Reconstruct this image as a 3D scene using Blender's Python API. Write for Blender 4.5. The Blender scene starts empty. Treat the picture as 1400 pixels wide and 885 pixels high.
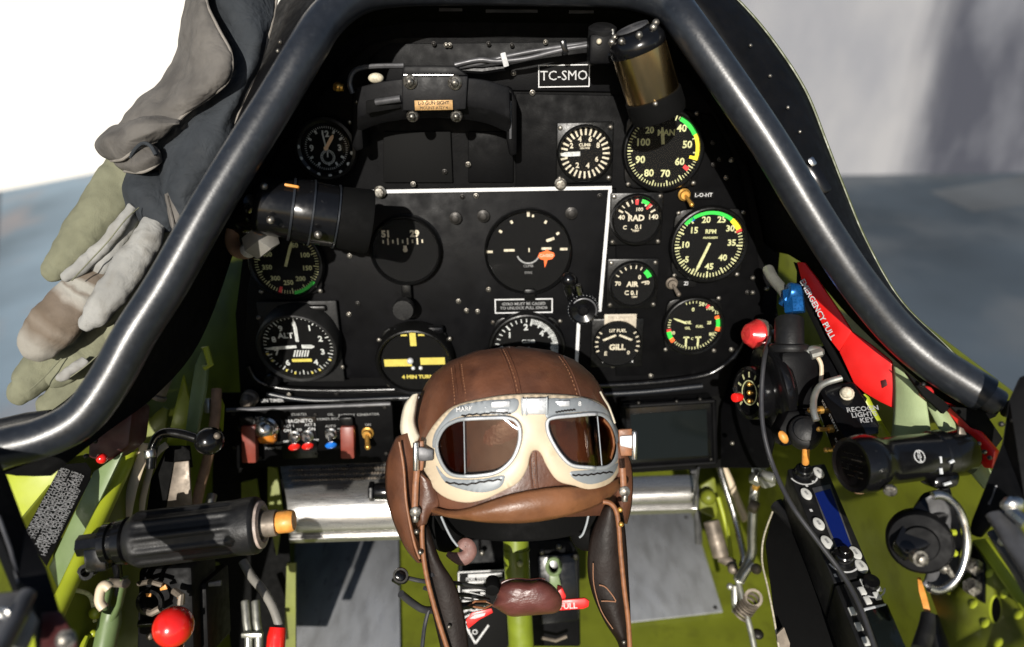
import bpy, bmesh, math, random
from mathutils import Vector, Matrix
random.seed(7)
R = math.radians
C = bpy.data.collections.new("cockpit_scene"); bpy.context.scene.collection.children.link(C)
F = 950.0                                   # focal length in photo pixels (photo is 1400 wide)
PITCH, ROLL = 28.0, -0.9
cam_d = bpy.data.cameras.new("camera"); cam = bpy.data.objects.new("camera", cam_d)
bpy.context.scene.collection.objects.link(cam)
cam.matrix_world = Matrix.Rotation(R(90-PITCH), 4, 'X') @ Matrix.Rotation(R(ROLL), 4, 'Z')
cam_d.sensor_width = 36; cam_d.lens = 36*F/1400; cam_d.clip_start = .01; cam_d.clip_end = 500
cam_d.dof.use_dof = True; cam_d.dof.focus_distance = .59; cam_d.dof.aperture_fstop = 3.4
bpy.context.scene.camera = cam
CM = cam.matrix_world.to_3x3()
RT, UP, BK = CM @ Vector((1,0,0)), CM @ Vector((0,1,0)), CM @ Vector((0,0,1))

def ray(px, py): return CM @ Vector(((px-700)/F, -(py-442.5)/F, -1))
def D(px, py, z): return ray(px, py)*z                    # point at depth z
PN = Vector((0, -math.cos(R(8)), math.sin(R(8))))         # panel normal
P0 = D(905, 205, .66)
PXA = Vector((1,0,0)); PYA = PN.cross(PXA).normalized()
def PP(px, py, off=0):
    r = ray(px, py); return r*((P0+PN*off).dot(PN)/r.dot(PN))
def GZ(px, py, Z):
    r = ray(px, py); return r*(Z/r.z)
def GX(px, py, X):
    r = ray(px, py); return r*(X/r.x)
def GY(px, py, Y):
    r = ray(px, py); return r*(Y/r.y)
def depth(p): return -p.dot(BK)
def frame(o, x, y, z):
    return Matrix(((x[0],y[0],z[0],o[0]),(x[1],y[1],z[1],o[1]),(x[2],y[2],z[2],o[2]),(0,0,0,1)))
def PM(px, py, off=0, rot=0, tilt=0):                      # frame lying on the panel
    M = frame(PP(px, py, off), PXA, PYA, PN)
    return M @ Matrix.Rotation(R(rot),4,'Z') @ Matrix.Rotation(R(tilt),4,'X')
def CF(px, py, z, rot=0, tilt=0, yaw=0):                   # frame facing the camera position's axes
    M = frame(D(px,py,z), RT, UP, BK)
    return M @ Matrix.Rotation(R(rot),4,'Z') @ Matrix.Rotation(R(yaw),4,'Y') @ Matrix.Rotation(R(tilt),4,'X')
def axis_frame(a, b, hint=None):
    z = (b-a).normalized(); h = hint or Vector((0,0,1))
    if abs(z.dot(h)) > .95: h = Vector((0,1,0))
    x = h.cross(z).normalized(); y = z.cross(x)
    return frame(a, x, y, z)
def T(x=0,y=0,z=0): return Matrix.Translation((x,y,z))
def RZ(a): return Matrix.Rotation(R(a),4,'Z')
def RX(a): return Matrix.Rotation(R(a),4,'X')
def RY(a): return Matrix.Rotation(R(a),4,'Y')

def catmull(pts, n=6, closed=False):
    out = []; N = len(pts)
    rng = range(N if closed else N-1)
    g = (lambda i: pts[i % N]) if closed else (lambda i: pts[max(0,min(N-1,i))])
    for i in rng:
        a,b,c,d = g(i-1),g(i),g(i+1),g(i+2)
        for k in range(n):
            t = k/n
            out.append(tuple(.5*((2*b[j])+(-a[j]+c[j])*t+(2*a[j]-5*b[j]+4*c[j]-d[j])*t*t+(-a[j]+3*b[j]-3*c[j]+d[j])*t**3) for j in range(len(b))))
    if not closed: out.append(tuple(pts[-1]))
    return out
def resample(pts, n):
    pts = [Vector(p) for p in pts]; L=[0]
    for a,b in zip(pts,pts[1:]): L.append(L[-1]+(b-a).length)
    out=[]; j=0
    for k in range(n):
        t=L[-1]*k/(n-1)
        while j<len(L)-2 and L[j+1]<t: j+=1
        u=(t-L[j])/max(1e-9,L[j+1]-L[j]); out.append(pts[j].lerp(pts[j+1],min(1,u)))
    return out

_fc = {}
def text_mesh(s, bold):
    k=(s,bold)
    if k not in _fc:
        cu=bpy.data.curves.new("t",'FONT'); cu.body=s; cu.size=1; cu.align_x='CENTER'; cu.align_y='CENTER'
        cu.resolution_u=2; cu.offset=bold; cu.space_line=.85
        o=bpy.data.objects.new("t",cu); bpy.context.scene.collection.objects.link(o)
        bpy.context.view_layer.update()
        me=bpy.data.meshes.new_from_object(o.evaluated_get(bpy.context.evaluated_depsgraph_get()))
        _fc[k]=([v.co.copy() for v in me.vertices],[tuple(p.vertices) for p in me.polygons])
        bpy.data.meshes.remove(me); bpy.data.objects.remove(o); bpy.data.curves.remove(cu)
    return _fc[k]

class MB:
    def __init__(s): s.bm=bmesh.new(); s.mi=0
    def raw(s, vs, fs, M=None):
        v=[s.bm.verts.new((M@Vector(p)) if M else p) for p in vs]
        for f in fs:
            try: fa=s.bm.faces.new([v[i] for i in f]); fa.material_index=s.mi; fa.smooth=True
            except ValueError: pass
        return v
    def _merge(s, b, M):
        b.verts.ensure_lookup_table(); b.verts.index_update()
        s.raw([v.co.copy() for v in b.verts],[[v.index for v in f.verts] for f in b.faces],M); b.free()
        return s
    def box(s, M, sx, sy, sz, bev=0, seg=2):
        b=bmesh.new(); bmesh.ops.create_cube(b,size=1); bmesh.ops.scale(b,vec=(sx,sy,sz),verts=b.verts)
        if bev: bmesh.ops.bevel(b,geom=b.edges[:],offset=bev,segments=seg,affect='EDGES',profile=.5)
        return s._merge(b,M)
    def prism(s, pts, vec, bev=0, seg=2):
        b=bmesh.new(); n=len(pts); vec=Vector(vec)
        a=[b.verts.new(p) for p in pts]; c=[b.verts.new(Vector(p)+vec) for p in pts]
        b.faces.new(a); b.faces.new(c[::-1])
        for i in range(n): b.faces.new((a[i],c[i],c[(i+1)%n],a[(i+1)%n]))
        bmesh.ops.recalc_face_normals(b,faces=b.faces)
        if bev: bmesh.ops.bevel(b,geom=[e for e in b.edges],offset=bev,segments=seg,affect='EDGES',profile=.5,clamp_overlap=True)
        big=[f for f in b.faces if len(f.verts)>4]
        bmesh.ops.triangulate(b,faces=big)
        return s._merge(b,None)
    def plate(s, pts, t=.002, bev=0, away=True):           # 3D polygon thickened away from the camera
        n=Vector(); P=[Vector(p) for p in pts]
        for i in range(len(P)):
            a,b=P[i],P[(i+1)%len(P)]; n+=a.cross(b)
        n.normalize(); c=sum(P,Vector())/len(P)
        if (n.dot(c)>0)!=away: n=-n
        return s.prism(P,n*t,bev)
    def tube(s, pts, r, n=12, closed=False, cap=True, flat=None):
        P=[Vector(p[:3]) for p in pts]; N=len(P)
        rs=r if isinstance(r,(list,tuple)) else [r]*N
        rings=[]; up=None
        for i in range(N):
            if closed: t=(P[(i+1)%N]-P[i-1]).normalized()
            else: t=(P[min(N-1,i+1)]-P[max(0,i-1)]).normalized()
            if up is None:
                h=Vector((0,0,1)) if abs(t.z)<.9 else Vector((1,0,0)); up=(h-t*h.dot(t)).normalized()
            else: up=(up-t*up.dot(t)).normalized()
            sd=t.cross(up)
            if flat:                                        # flattened towards vector flat[0] by factor flat[1]
                fn=(flat[0]-t*flat[0].dot(t)).normalized(); sd2=t.cross(fn)
                rings.append([P[i]+(sd2*math.cos(2*math.pi*k/n)+fn*flat[1]*math.sin(2*math.pi*k/n))*rs[i] for k in range(n)])
            else:
                rings.append([P[i]+(sd*math.cos(2*math.pi*k/n)+up*math.sin(2*math.pi*k/n))*rs[i] for k in range(n)])
        vs=[v for q in rings for v in q]; fs=[]
        for i in range(N if closed else N-1):
            j=(i+1)%N
            for k in range(n): fs.append((i*n+k,i*n+(k+1)%n,j*n+(k+1)%n,j*n+k))
        if cap and not closed: fs+= [tuple(range(n))[::-1], tuple((N-1)*n+k for k in range(n))]
        s.raw(vs,fs); return s
    def lathe(s, M, prof, n=24, arc=None):
        vs=[];fs=[];m=len(prof)
        for r,z in prof:
            for k in range(n):
                a=2*math.pi*k/n; vs.append((r*math.cos(a),r*math.sin(a),z))
        for i in range(m-1):
            for k in range(n): fs.append((i*n+k,i*n+(k+1)%n,(i+1)*n+(k+1)%n,(i+1)*n+k))
        if prof[0][0]>1e-7: fs.append(tuple(range(n))[::-1])
        if prof[-1][0]>1e-7: fs.append(tuple((m-1)*n+k for k in range(n)))
        b=bmesh.new(); v=[b.verts.new(p) for p in vs]
        for f in fs:
            try: b.faces.new([v[i] for i in f])
            except ValueError: pass
        bmesh.ops.remove_doubles(b,verts=b.verts,dist=1e-7)
        return s._merge(b,M)
    def ring(s, M, prof, n=32):                             # closed profile, no caps
        vs=[];fs=[];m=len(prof)
        for r,z in prof:
            for k in range(n):
                a=2*math.pi*k/n; vs.append((r*math.cos(a),r*math.sin(a),z))
        for i in range(m):
            j=(i+1)%m
            for k in range(n): fs.append((i*n+k,i*n+(k+1)%n,j*n+(k+1)%n,j*n+k))
        s.raw(vs,fs,M); return s
    def cyl(s, a, b, r, n=20, bev=0):
        L=(b-a).length; M=axis_frame(a,b)
        pr=[(0,0),(r,0),(r,L),(0,L)] if not bev else [(0,0),(r-bev,0),(r-.3*bev,.3*bev),(r,bev),(r,L-bev),(r-.3*bev,L-.3*bev),(r-bev,L),(0,L)]
        return s.lathe(M,pr,n)
    def ball(s, M, r, sc=(1,1,1), n=16):
        b=bmesh.new(); bmesh.ops.create_uvsphere(b,u_segments=n,v_segments=max(6,n//2),radius=r); bmesh.ops.scale(b,vec=sc,verts=b.verts)
        return s._merge(b,M)
    def grid(s, rows, close=False):
        m=len(rows); n=len(rows[0]); vs=[p for q in rows for p in q]; fs=[]
        for i in range(m-1):
            for k in range(n if close else n-1):
                fs.append((i*n+k,i*n+(k+1)%n,(i+1)*n+(k+1)%n,(i+1)*n+k))
        s.raw(vs,fs); return s
    def arc(s, M, r0, r1, a0, a1, n=24, z=0):               # flat band; clock angles in degrees
        vs=[];fs=[]
        for i in range(n+1):
            a=R(a0+(a1-a0)*i/n)
            vs+=[(r0*math.sin(a),r0*math.cos(a),z),(r1*math.sin(a),r1*math.cos(a),z)]
        fs=[(2*i,2*i+1,2*i+3,2*i+2) for i in range(n)]
        s.raw(vs,fs,M); return s
    def tick(s, M, a, r0, r1, w, z=0, w1=None):
        a=R(a); d=Vector((math.sin(a),math.cos(a),0)); q=Vector((math.cos(a),-math.sin(a),0)); w1=w if w1 is None else w1
        Z=Vector((0,0,z)); s.raw([d*r0-q*w/2+Z,d*r0+q*w/2+Z,d*r1+q*w1/2+Z,d*r1-q*w1/2+Z],[(0,1,2,3)],M); return s
    def rect(s, M, x, y, w, h, z=0):
        s.raw([(x-w/2,y-h/2,z),(x+w/2,y-h/2,z),(x+w/2,y+h/2,z),(x-w/2,y+h/2,z)],[(0,1,2,3)],M); return s
    def poly(s, M, pts, z=0):
        b=bmesh.new(); f=b.faces.new([b.verts.new((p[0],p[1],z)) for p in pts]); bmesh.ops.triangulate(b,faces=[f]); return s._merge(b,M)
    def text(s, M, t, size, x=0, y=0, z=0, bold=.0, sx=1):
        vs,fs=text_mesh(t,bold)
        s.raw([(x+v.x*size*sx,y+v.y*size,z) for v in vs],fs,M); return s
    def build(s, name, mat, parent=None, label=None, mods=(), sharp=38, recalc=True):
        if recalc: bmesh.ops.recalc_face_normals(s.bm,faces=s.bm.faces)
        me=bpy.data.meshes.new(name)
        inv=WM.get(parent.name,Matrix()).inverted() if parent else Matrix()
        s.bm.transform(inv); s.bm.to_mesh(me); s.bm.free()
        for m in (mat if isinstance(mat,(list,tuple)) else [mat]): me.materials.append(m)
        me.set_sharp_from_angle(angle=R(sharp))
        o=bpy.data.objects.new(name,me); C.objects.link(o)
        if parent: o.parent=parent; WM[o.name]=WM.get(parent.name,Matrix())
        else: WM[o.name]=Matrix()
        for mod in mods:
            m=o.modifiers.new(mod[0].lower(),mod[0])
            for k,v in mod[1].items(): setattr(m,k,v)
        if label: o['label']=label
        return o
WM={}
def thing(name, label, cat, loc=(0,0,0), group=None):
    o=bpy.data.objects.new(name,None); C.objects.link(o); o.location=loc; o.empty_display_size=.01
    WM[o.name]=Matrix.Translation(loc)
    return tag(o,label,cat,group)
def tag(o,label,cat,group=None):
    o['label']=label; o['category']=cat
    if group: o['group']=group
    return o
def struct(o): o['kind']='structure'; return o

def mat(name, col, rough=.5, metal=0, bump=0, bscale=300, var=.0, vscale=60, col2=None, c2lo=.55, c2hi=.7, spec=.5, coat=0, rvar=.1, detail=4, aniso=0, trans=0, stretch=None, bump2=0, b2scale=50, b2dist=.004):
    m=bpy.data.materials.new(name); m.use_nodes=True; nt=m.node_tree; N=nt.nodes; L=nt.links
    b=N['Principled BSDF']; b.inputs['Roughness'].default_value=rough; b.inputs['Metallic'].default_value=metal
    b.inputs['Specular IOR Level'].default_value=spec; b.inputs['Coat Weight'].default_value=coat; b.inputs['Coat Roughness'].default_value=.12
    c=(*col,1); b.inputs['Base Color'].default_value=c
    tc=N.new('ShaderNodeTexCoord'); src=tc.outputs['Object']
    if stretch:
        mp=N.new('ShaderNodeMapping'); mp.inputs['Scale'].default_value=stretch; L.new(src,mp.inputs['Vector']); src=mp.outputs['Vector']
    def noise(sc,dt=detail):
        n=N.new('ShaderNodeTexNoise'); n.inputs['Scale'].default_value=sc; n.inputs['Detail'].default_value=dt; L.new(src,n.inputs['Vector']); return n
    out=None
    if var or col2:
        n=noise(vscale)
        mr=N.new('ShaderNodeMapRange'); mr.inputs['From Min'].default_value=.3; mr.inputs['From Max'].default_value=.7
        mr.inputs['To Min'].default_value=1-var; mr.inputs['To Max'].default_value=1+var; L.new(n.outputs['Fac'],mr.inputs['Value'])
        mx=N.new('ShaderNodeMix'); mx.data_type='RGBA'; mx.blend_type='MULTIPLY'; mx.inputs['Factor'].default_value=1
        mx.inputs['A'].default_value=c; L.new(mr.outputs['Result'],mx.inputs['B']); out=mx.outputs['Result']
        if col2:
            n2=noise(vscale*1.7,8); m2=N.new('ShaderNodeMapRange'); m2.inputs['From Min'].default_value=c2lo; m2.inputs['From Max'].default_value=c2hi
            L.new(n2.outputs['Fac'],m2.inputs['Value'])
            mx2=N.new('ShaderNodeMix'); mx2.data_type='RGBA'; L.new(m2.outputs['Result'],mx2.inputs['Factor']); L.new(out,mx2.inputs['A']); mx2.inputs['B'].default_value=(*col2,1); out=mx2.outputs['Result']
        L.new(out,b.inputs['Base Color'])
    if rvar:
        n3=noise(vscale*2.3); m3=N.new('ShaderNodeMapRange'); m3.inputs['From Min'].default_value=.3; m3.inputs['From Max'].default_value=.7
        m3.inputs['To Min'].default_value=max(.02,rough-rvar); m3.inputs['To Max'].default_value=min(1,rough+rvar); L.new(n3.outputs['Fac'],m3.inputs['Value']); L.new(m3.outputs['Result'],b.inputs['Roughness'])
    if bump:
        n4=noise(bscale); bp=N.new('ShaderNodeBump'); bp.inputs['Strength'].default_value=bump; bp.inputs['Distance'].default_value=.0006
        L.new(n4.outputs['Fac'],bp.inputs['Height']); L.new(bp.outputs['Normal'],b.inputs['Normal'])
        if bump2:
            n5=noise(b2scale,3); n5.inputs['Distortion'].default_value=.6; b5=N.new('ShaderNodeBump'); b5.inputs['Strength'].default_value=bump2; b5.inputs['Distance'].default_value=b2dist
            L.new(n5.outputs['Fac'],b5.inputs['Height']); L.new(b5.outputs['Normal'],bp.inputs['Normal'])
    return m
def glass(name, tint=(1,1,1), gl=.05, rough=.03):
    m=bpy.data.materials.new(name); m.use_nodes=True; nt=m.node_tree; N=nt.nodes; L=nt.links; N.remove(N['Principled BSDF'])
    t=N.new('ShaderNodeBsdfTransparent'); t.inputs['Color'].default_value=(*tint,1)
    g=N.new('ShaderNodeBsdfGlossy'); g.inputs['Roughness'].default_value=rough
    mx=N.new('ShaderNodeMixShader'); fr=N.new('ShaderNodeFresnel'); fr.inputs['IOR'].default_value=1.3
    ml=N.new('ShaderNodeMath'); ml.operation='MULTIPLY'; ml.inputs[1].default_value=gl/.02; L.new(fr.outputs[0],ml.inputs[0]); L.new(ml.outputs[0],mx.inputs['Fac'])
    L.new(t.outputs[0],mx.inputs[1]); L.new(g.outputs[0],mx.inputs[2]); L.new(mx.outputs[0],N['Material Output'].inputs['Surface'])
    return m
M_={}
def mk(k,*a,**kw): M_[k]=mat(k,*a,**kw)
mk('panel_black',(.0022,.0022,.0025),.55,bump=.25,bscale=900,var=.25,vscale=40,col2=(.007,.007,.0075),c2lo=.64,c2hi=.85,spec=.07)
mk('panel_grey',(.0030,.0030,.0035),.5,bump=.2,bscale=900,var=.3,vscale=30,col2=(.008,.008,.009),c2lo=.62,c2hi=.85,spec=.09)
mk('bezel_black',(.004,.004,.004),.34,bump=.1,bscale=700,rvar=.08,col2=(.018,.016,.014),c2lo=.68,c2hi=.8,vscale=120,spec=.25)
mk('bezel_grey',(.012,.012,.012),.5,bump=.2,bscale=500,var=.3,spec=.2)
mk('dial_black',(.004,.004,.004),.7,rvar=0,spec=.1)
mk('matt_black',(.003,.003,.003),.8,bump=.3,bscale=600,spec=.1)
mk('gloss_black',(.004,.004,.0045),.2,rvar=.06,bump=.05,bscale=200,col2=(.02,.02,.02),c2lo=.68,c2hi=.75,vscale=90,spec=.4)
mk('tube_black',(.013,.015,.019),.33,rvar=.05,bump=.10,bscale=600,var=.2,vscale=140,spec=.6,col2=(.024,.027,.031),c2lo=.6,c2hi=.8)
mk('skin_black',(.003,.003,.0035),.6,bump=.1,bscale=200,var=.3,spec=.12)
mk('sight_grey',(.0068,.0068,.0076),.5,bump=.15,bscale=600,var=.25,col2=(.014,.014,.015),c2lo=.6,c2hi=.8,spec=.15)
mk('rubber',(.0075,.0075,.008),.5,bump=.3,bscale=700,var=.3,vscale=50,col2=(.022,.021,.02),c2lo=.6,c2hi=.75,spec=.3)
mk('grey_metal',(.085,.085,.09),.42,.35,bump=.15,bscale=300,var=.35)
mk('steel',(.55,.54,.52),.28,1,var=.15,rvar=.1,bump=.05,bscale=200)
mk('brushed',(.43,.42,.405),.30,.85,var=.12,rvar=.08,vscale=30,stretch=(1,14,14),bump=.08,bscale=120)
mk('screw',(.26,.245,.215),.42,.85,var=.4,vscale=300,col2=(.06,.05,.04),c2lo=.48,c2hi=.65)
mk('dark_screw',(.03,.028,.026),.45,.7,var=.3,vscale=300)
mk('brass',(.60,.42,.20),.24,1,var=.25,vscale=22,col2=(.30,.18,.08),c2lo=.5,c2hi=.8,rvar=.06,bump=.06,bscale=250,stretch=(1,1,.35))
mk('old_brass',(.34,.20,.075),.5,.3,var=.3,vscale=400)
mk('gold',(.75,.42,.10),.35,.8,var=.2)
mk('orange',(.62,.26,.05),.45,var=.25,vscale=150,bump=.1)
mk('amber',(.55,.18,.02),.25,coat=.5)
mk('lume',(.50,.50,.26),.7,var=.25,vscale=400,rvar=0)
mk('dial_white',(.46,.47,.455),.7,var=.3,vscale=400,rvar=0)
mk('dial_cream',(.50,.45,.34),.7,var=.3,vscale=400,rvar=0)
mk('peach',(.75,.50,.30),.6,rvar=0)
mk('dial_yellow',(.55,.46,.09),.6,var=.12,vscale=200,rvar=0)
mk('arc_green',(.02,.55,.05),.5,rvar=0)
mk('arc_yellow',(.80,.62,.02),.5,rvar=0)
mk('arc_red',(.62,.03,.03),.5,rvar=0)
mk('arc_orange',(.80,.13,.02),.5,rvar=0)
mk('stripe',(.58,.58,.58),.5,var=.12,vscale=80,col2=(.40,.38,.37),c2lo=.66,c2hi=.75)
mk('ink_white',(.45,.45,.45),.6,rvar=0,var=.25,vscale=500)
mk('ink_mid',(.25,.25,.25),.6,rvar=0,var=.3,vscale=500)
mk('ink_dim',(.22,.22,.22),.6,rvar=0,var=.4,vscale=500)
mk('olive',(.138,.158,.014),.42,var=.2,vscale=18,bump=.08,bscale=120,col2=(.09,.098,.012),c2lo=.52,c2hi=.75,spec=.35)  # cockpit green, darkened to take in the shade of the tub
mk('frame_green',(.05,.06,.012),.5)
mk('lime',(.30,.345,.02),.4,var=.15,vscale=25,bump=.06,bscale=120)  # the same green in a lit tone, for parts that catch light
mk('stick_green',(.15,.19,.015),.38,var=.15,vscale=60,bump=.05)
mk('sage_metal',(.115,.165,.065),.45,var=.15,vscale=40,bump=.08)
mk('sage_strap',(.27,.33,.17),.75,var=.1,vscale=60,bump=.4,bscale=1600)
mk('plate',(.36,.37,.39),.34,.40,var=.12,vscale=12,col2=(.27,.275,.285),c2lo=.45,c2hi=.7,rvar=.12,bump=.06,bscale=90,stretch=(3,1,1))
mk('red_paint',(.62,.012,.010),.38,var=.12,vscale=40,bump=.05)
mk('red_plastic',(.68,.015,.012),.18,coat=.6,var=.05)
mk('red_lens',(.55,.03,.03),.25,coat=.5,var=.25,vscale=100)
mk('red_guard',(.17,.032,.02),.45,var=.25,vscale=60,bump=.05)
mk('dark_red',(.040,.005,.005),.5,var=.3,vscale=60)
mk('blue_plastic',(.01,.15,.62),.3,rvar=0)
mk('blue_metal',(.01,.10,.32),.3,.6,var=.3,vscale=200)
mk('screen_blue',(.004,.012,.10),.25,rvar=0)
mk('screen_black',(.006,.008,.008),.12,rvar=0)
mk('button',(.50,.50,.48),.5,var=.1)
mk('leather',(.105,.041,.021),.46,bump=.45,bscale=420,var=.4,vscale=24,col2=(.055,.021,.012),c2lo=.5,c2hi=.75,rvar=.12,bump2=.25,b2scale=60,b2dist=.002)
mk('cavity_brown',(.105,.068,.048),.6,var=.3,vscale=40)
mk('leather_tan',(.160,.066,.028),.42,bump=.4,bscale=420,var=.3,vscale=30,col2=(.10,.04,.018),c2lo=.5,c2hi=.75,bump2=.25,b2scale=60,b2dist=.002)
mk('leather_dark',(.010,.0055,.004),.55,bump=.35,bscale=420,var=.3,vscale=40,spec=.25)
mk('leather_maroon',(.095,.03,.025),.36,bump=.6,bscale=330,var=.22,vscale=50,stretch=(1,1,2.2))
mk('piping',(.21,.085,.036),.5,var=.25,vscale=200)
mk('stitch',(.24,.11,.055),.7,rvar=0)
mk('cream',(.55,.45,.32),.5,var=.1,vscale=30,bump=.08,bscale=300,col2=(.42,.31,.20),c2lo=.6,c2hi=.85)
mk('canvas',(.60,.54,.42),.8,var=.1,vscale=60,bump=.5,bscale=1500)
mk('goggle_grey',(.25,.27,.285),.42,.1,var=.06,vscale=90,bump=.04,bscale=500)
mk('rim_grey',(.36,.385,.40),.38,.2,var=.06,vscale=90)
mk('buckle',(.42,.43,.44),.35,.4,var=.15,vscale=300)
mk('disc_grey',(.16,.16,.165),.4,.25,var=.3,vscale=60)
mk('rim_silver',(.66,.68,.70),.3,.3,var=.1,vscale=120)
mk('glove_grey',(.105,.097,.088),.75,bump=.5,bscale=380,var=.3,vscale=22,col2=(.06,.055,.05),c2lo=.5,c2hi=.75,bump2=.8,b2scale=38,b2dist=.006,spec=.25)
mk('glove_edge',(.19,.172,.15),.75,var=.2)
mk('glove_dark',(.028,.032,.037),.8,bump=.4,bscale=380,var=.25,vscale=30,bump2=.8,b2scale=45,b2dist=.006,spec=.2)
mk('glove_sage',(.165,.166,.112),.9,bump=.7,bscale=1500,var=.2,vscale=40,bump2=.4,b2scale=55,b2dist=.005,spec=.15)
mk('glove_palm',(.25,.248,.235),.75,bump=.55,bscale=300,var=.2,vscale=30,col2=(.18,.17,.15),c2lo=.5,c2hi=.75,bump2=.45,b2scale=70,b2dist=.004,spec=.2)
mk('glove_brown',(.120,.095,.072),.7,bump=.55,bscale=300,var=.3,vscale=30,col2=(.20,.185,.165),c2lo=.56,c2hi=.75,bump2=.4,b2scale=60,b2dist=.004,spec=.2)
mk('hose_brown',(.26,.15,.09),.7,var=.25,vscale=120,bump=.4,bscale=900)
mk('hose_grey',(.20,.19,.17),.55,var=.2,bump=.2)
mk('alu_tube',(.42,.42,.38),.4,.8,var=.25,vscale=60)
mk('cable',(.03,.03,.033),.4)
mk('skin_pink',(.17,.085,.072),.6,bump=.4,bscale=400,var=.2,vscale=200)
mk('grubby',(.18,.15,.12),.55,.5,var=.4,vscale=90)
mk('tarmac',(.062,.079,.097),.85,var=.35,vscale=.6,col2=(.125,.135,.145),c2lo=.46,c2hi=.8,rvar=.0,detail=3,spec=.15)
mk('pale_slate',(.15,.20,.245),.85,var=.3,vscale=.8,col2=(.22,.205,.21),c2lo=.52,c2hi=.75,rvar=0,detail=3,spec=.15)
mk('wall_patchy_base',(.3,.3,.3))
M_['wall_patchy']=M_['wall_patchy_base']
mk('wall_white',(.60,.572,.53),.8,var=.02,vscale=.4,rvar=0,spec=.1)
mk('wall_grey',(.24,.238,.245),.85,var=.2,vscale=.8,col2=(.13,.13,.15),c2lo=.42,c2hi=.75,rvar=0,detail=3,stretch=(.5,1,1.6),spec=.2)
mk('post_dark',(.07,.066,.085),.85,var=.2,vscale=1,rvar=0,spec=.2)
mk('door_dark',(.042,.043,.055),.85,var=.3,vscale=1.2,col2=(.15,.15,.16),c2lo=.54,c2hi=.72,rvar=0,detail=2,spec=.2)
M_['glass']=glass('gauge_glass',gl=.0025)
M_['lens_in']=glass('lens_clear',(.80,.72,.65),.03)
M_['lens_out']=glass('lens_side',(.5,.36,.29),.01)
mm=M_
# ------------------------------------------------------------------ setting outside
G0=-2.2
mb=MB(); mb.raw([(-120,-40,G0),(120,-40,G0),(120,160,G0),(-120,160,G0)],[(0,1,2,3)])
struct(mb.build('ground',mm['tarmac']))
def slab(name,pts,h,t,m,label,cat,bot=G0):
    mb=MB(); mb.prism([(x,y,bot-.02) for x,y in pts],(0,0,h)); return tag(mb.build(name,m),label,cat)
SAZ=6.0
_w=GZ(0,262,G0); _d=Vector((math.cos(R(SAZ)),-math.sin(R(SAZ)),0)); _n=Vector((-_d.y,_d.x,0))
def WPt(px,py): r=ray(px,py); return r*(_w.dot(_n)/r.dot(_n))
mb=MB(); mb.prism([WPt(-900,360),WPt(0,262),WPt(130,237),WPt(470,190),WPt(620,170),WPt(620,-900),WPt(-900,-900)],_n*.2)
tag(mb.build('wall_panel',mm['wall_white']),'sunlit bright white wall behind the gloves, out of focus','wall')
far=[WPt(-900,360),WPt(0,262),WPt(130,237),WPt(470,190),WPt(620,170)]; near=[GZ(*q,G0+.004) for q in [(-900,600),(0,600),(200,600),(420,600),(620,600)]]
mb=MB(); mb.grid([near,[a.lerp(b,.5) for a,b in zip(near,far)],[b+_n*.02 for b in far]]); struct(mb.build('pavement',mm['pale_slate']))
y0=GZ(1150,240,G0).y
def yblock(name,pts,y,t,m,label,cat):
    mb=MB(); mb.prism([GY(px,py,y) for px,py in pts],(0,t,0)); return tag(mb.build(name,mm[m]),label,cat)
yblock('hangar_wall',[(480,238),(2200,246),(2200,-90),(480,-90)],y0,.3,'wall_patchy','weathered grey wall with a dark stained right half beyond the right windscreen frame','wall')
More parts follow.
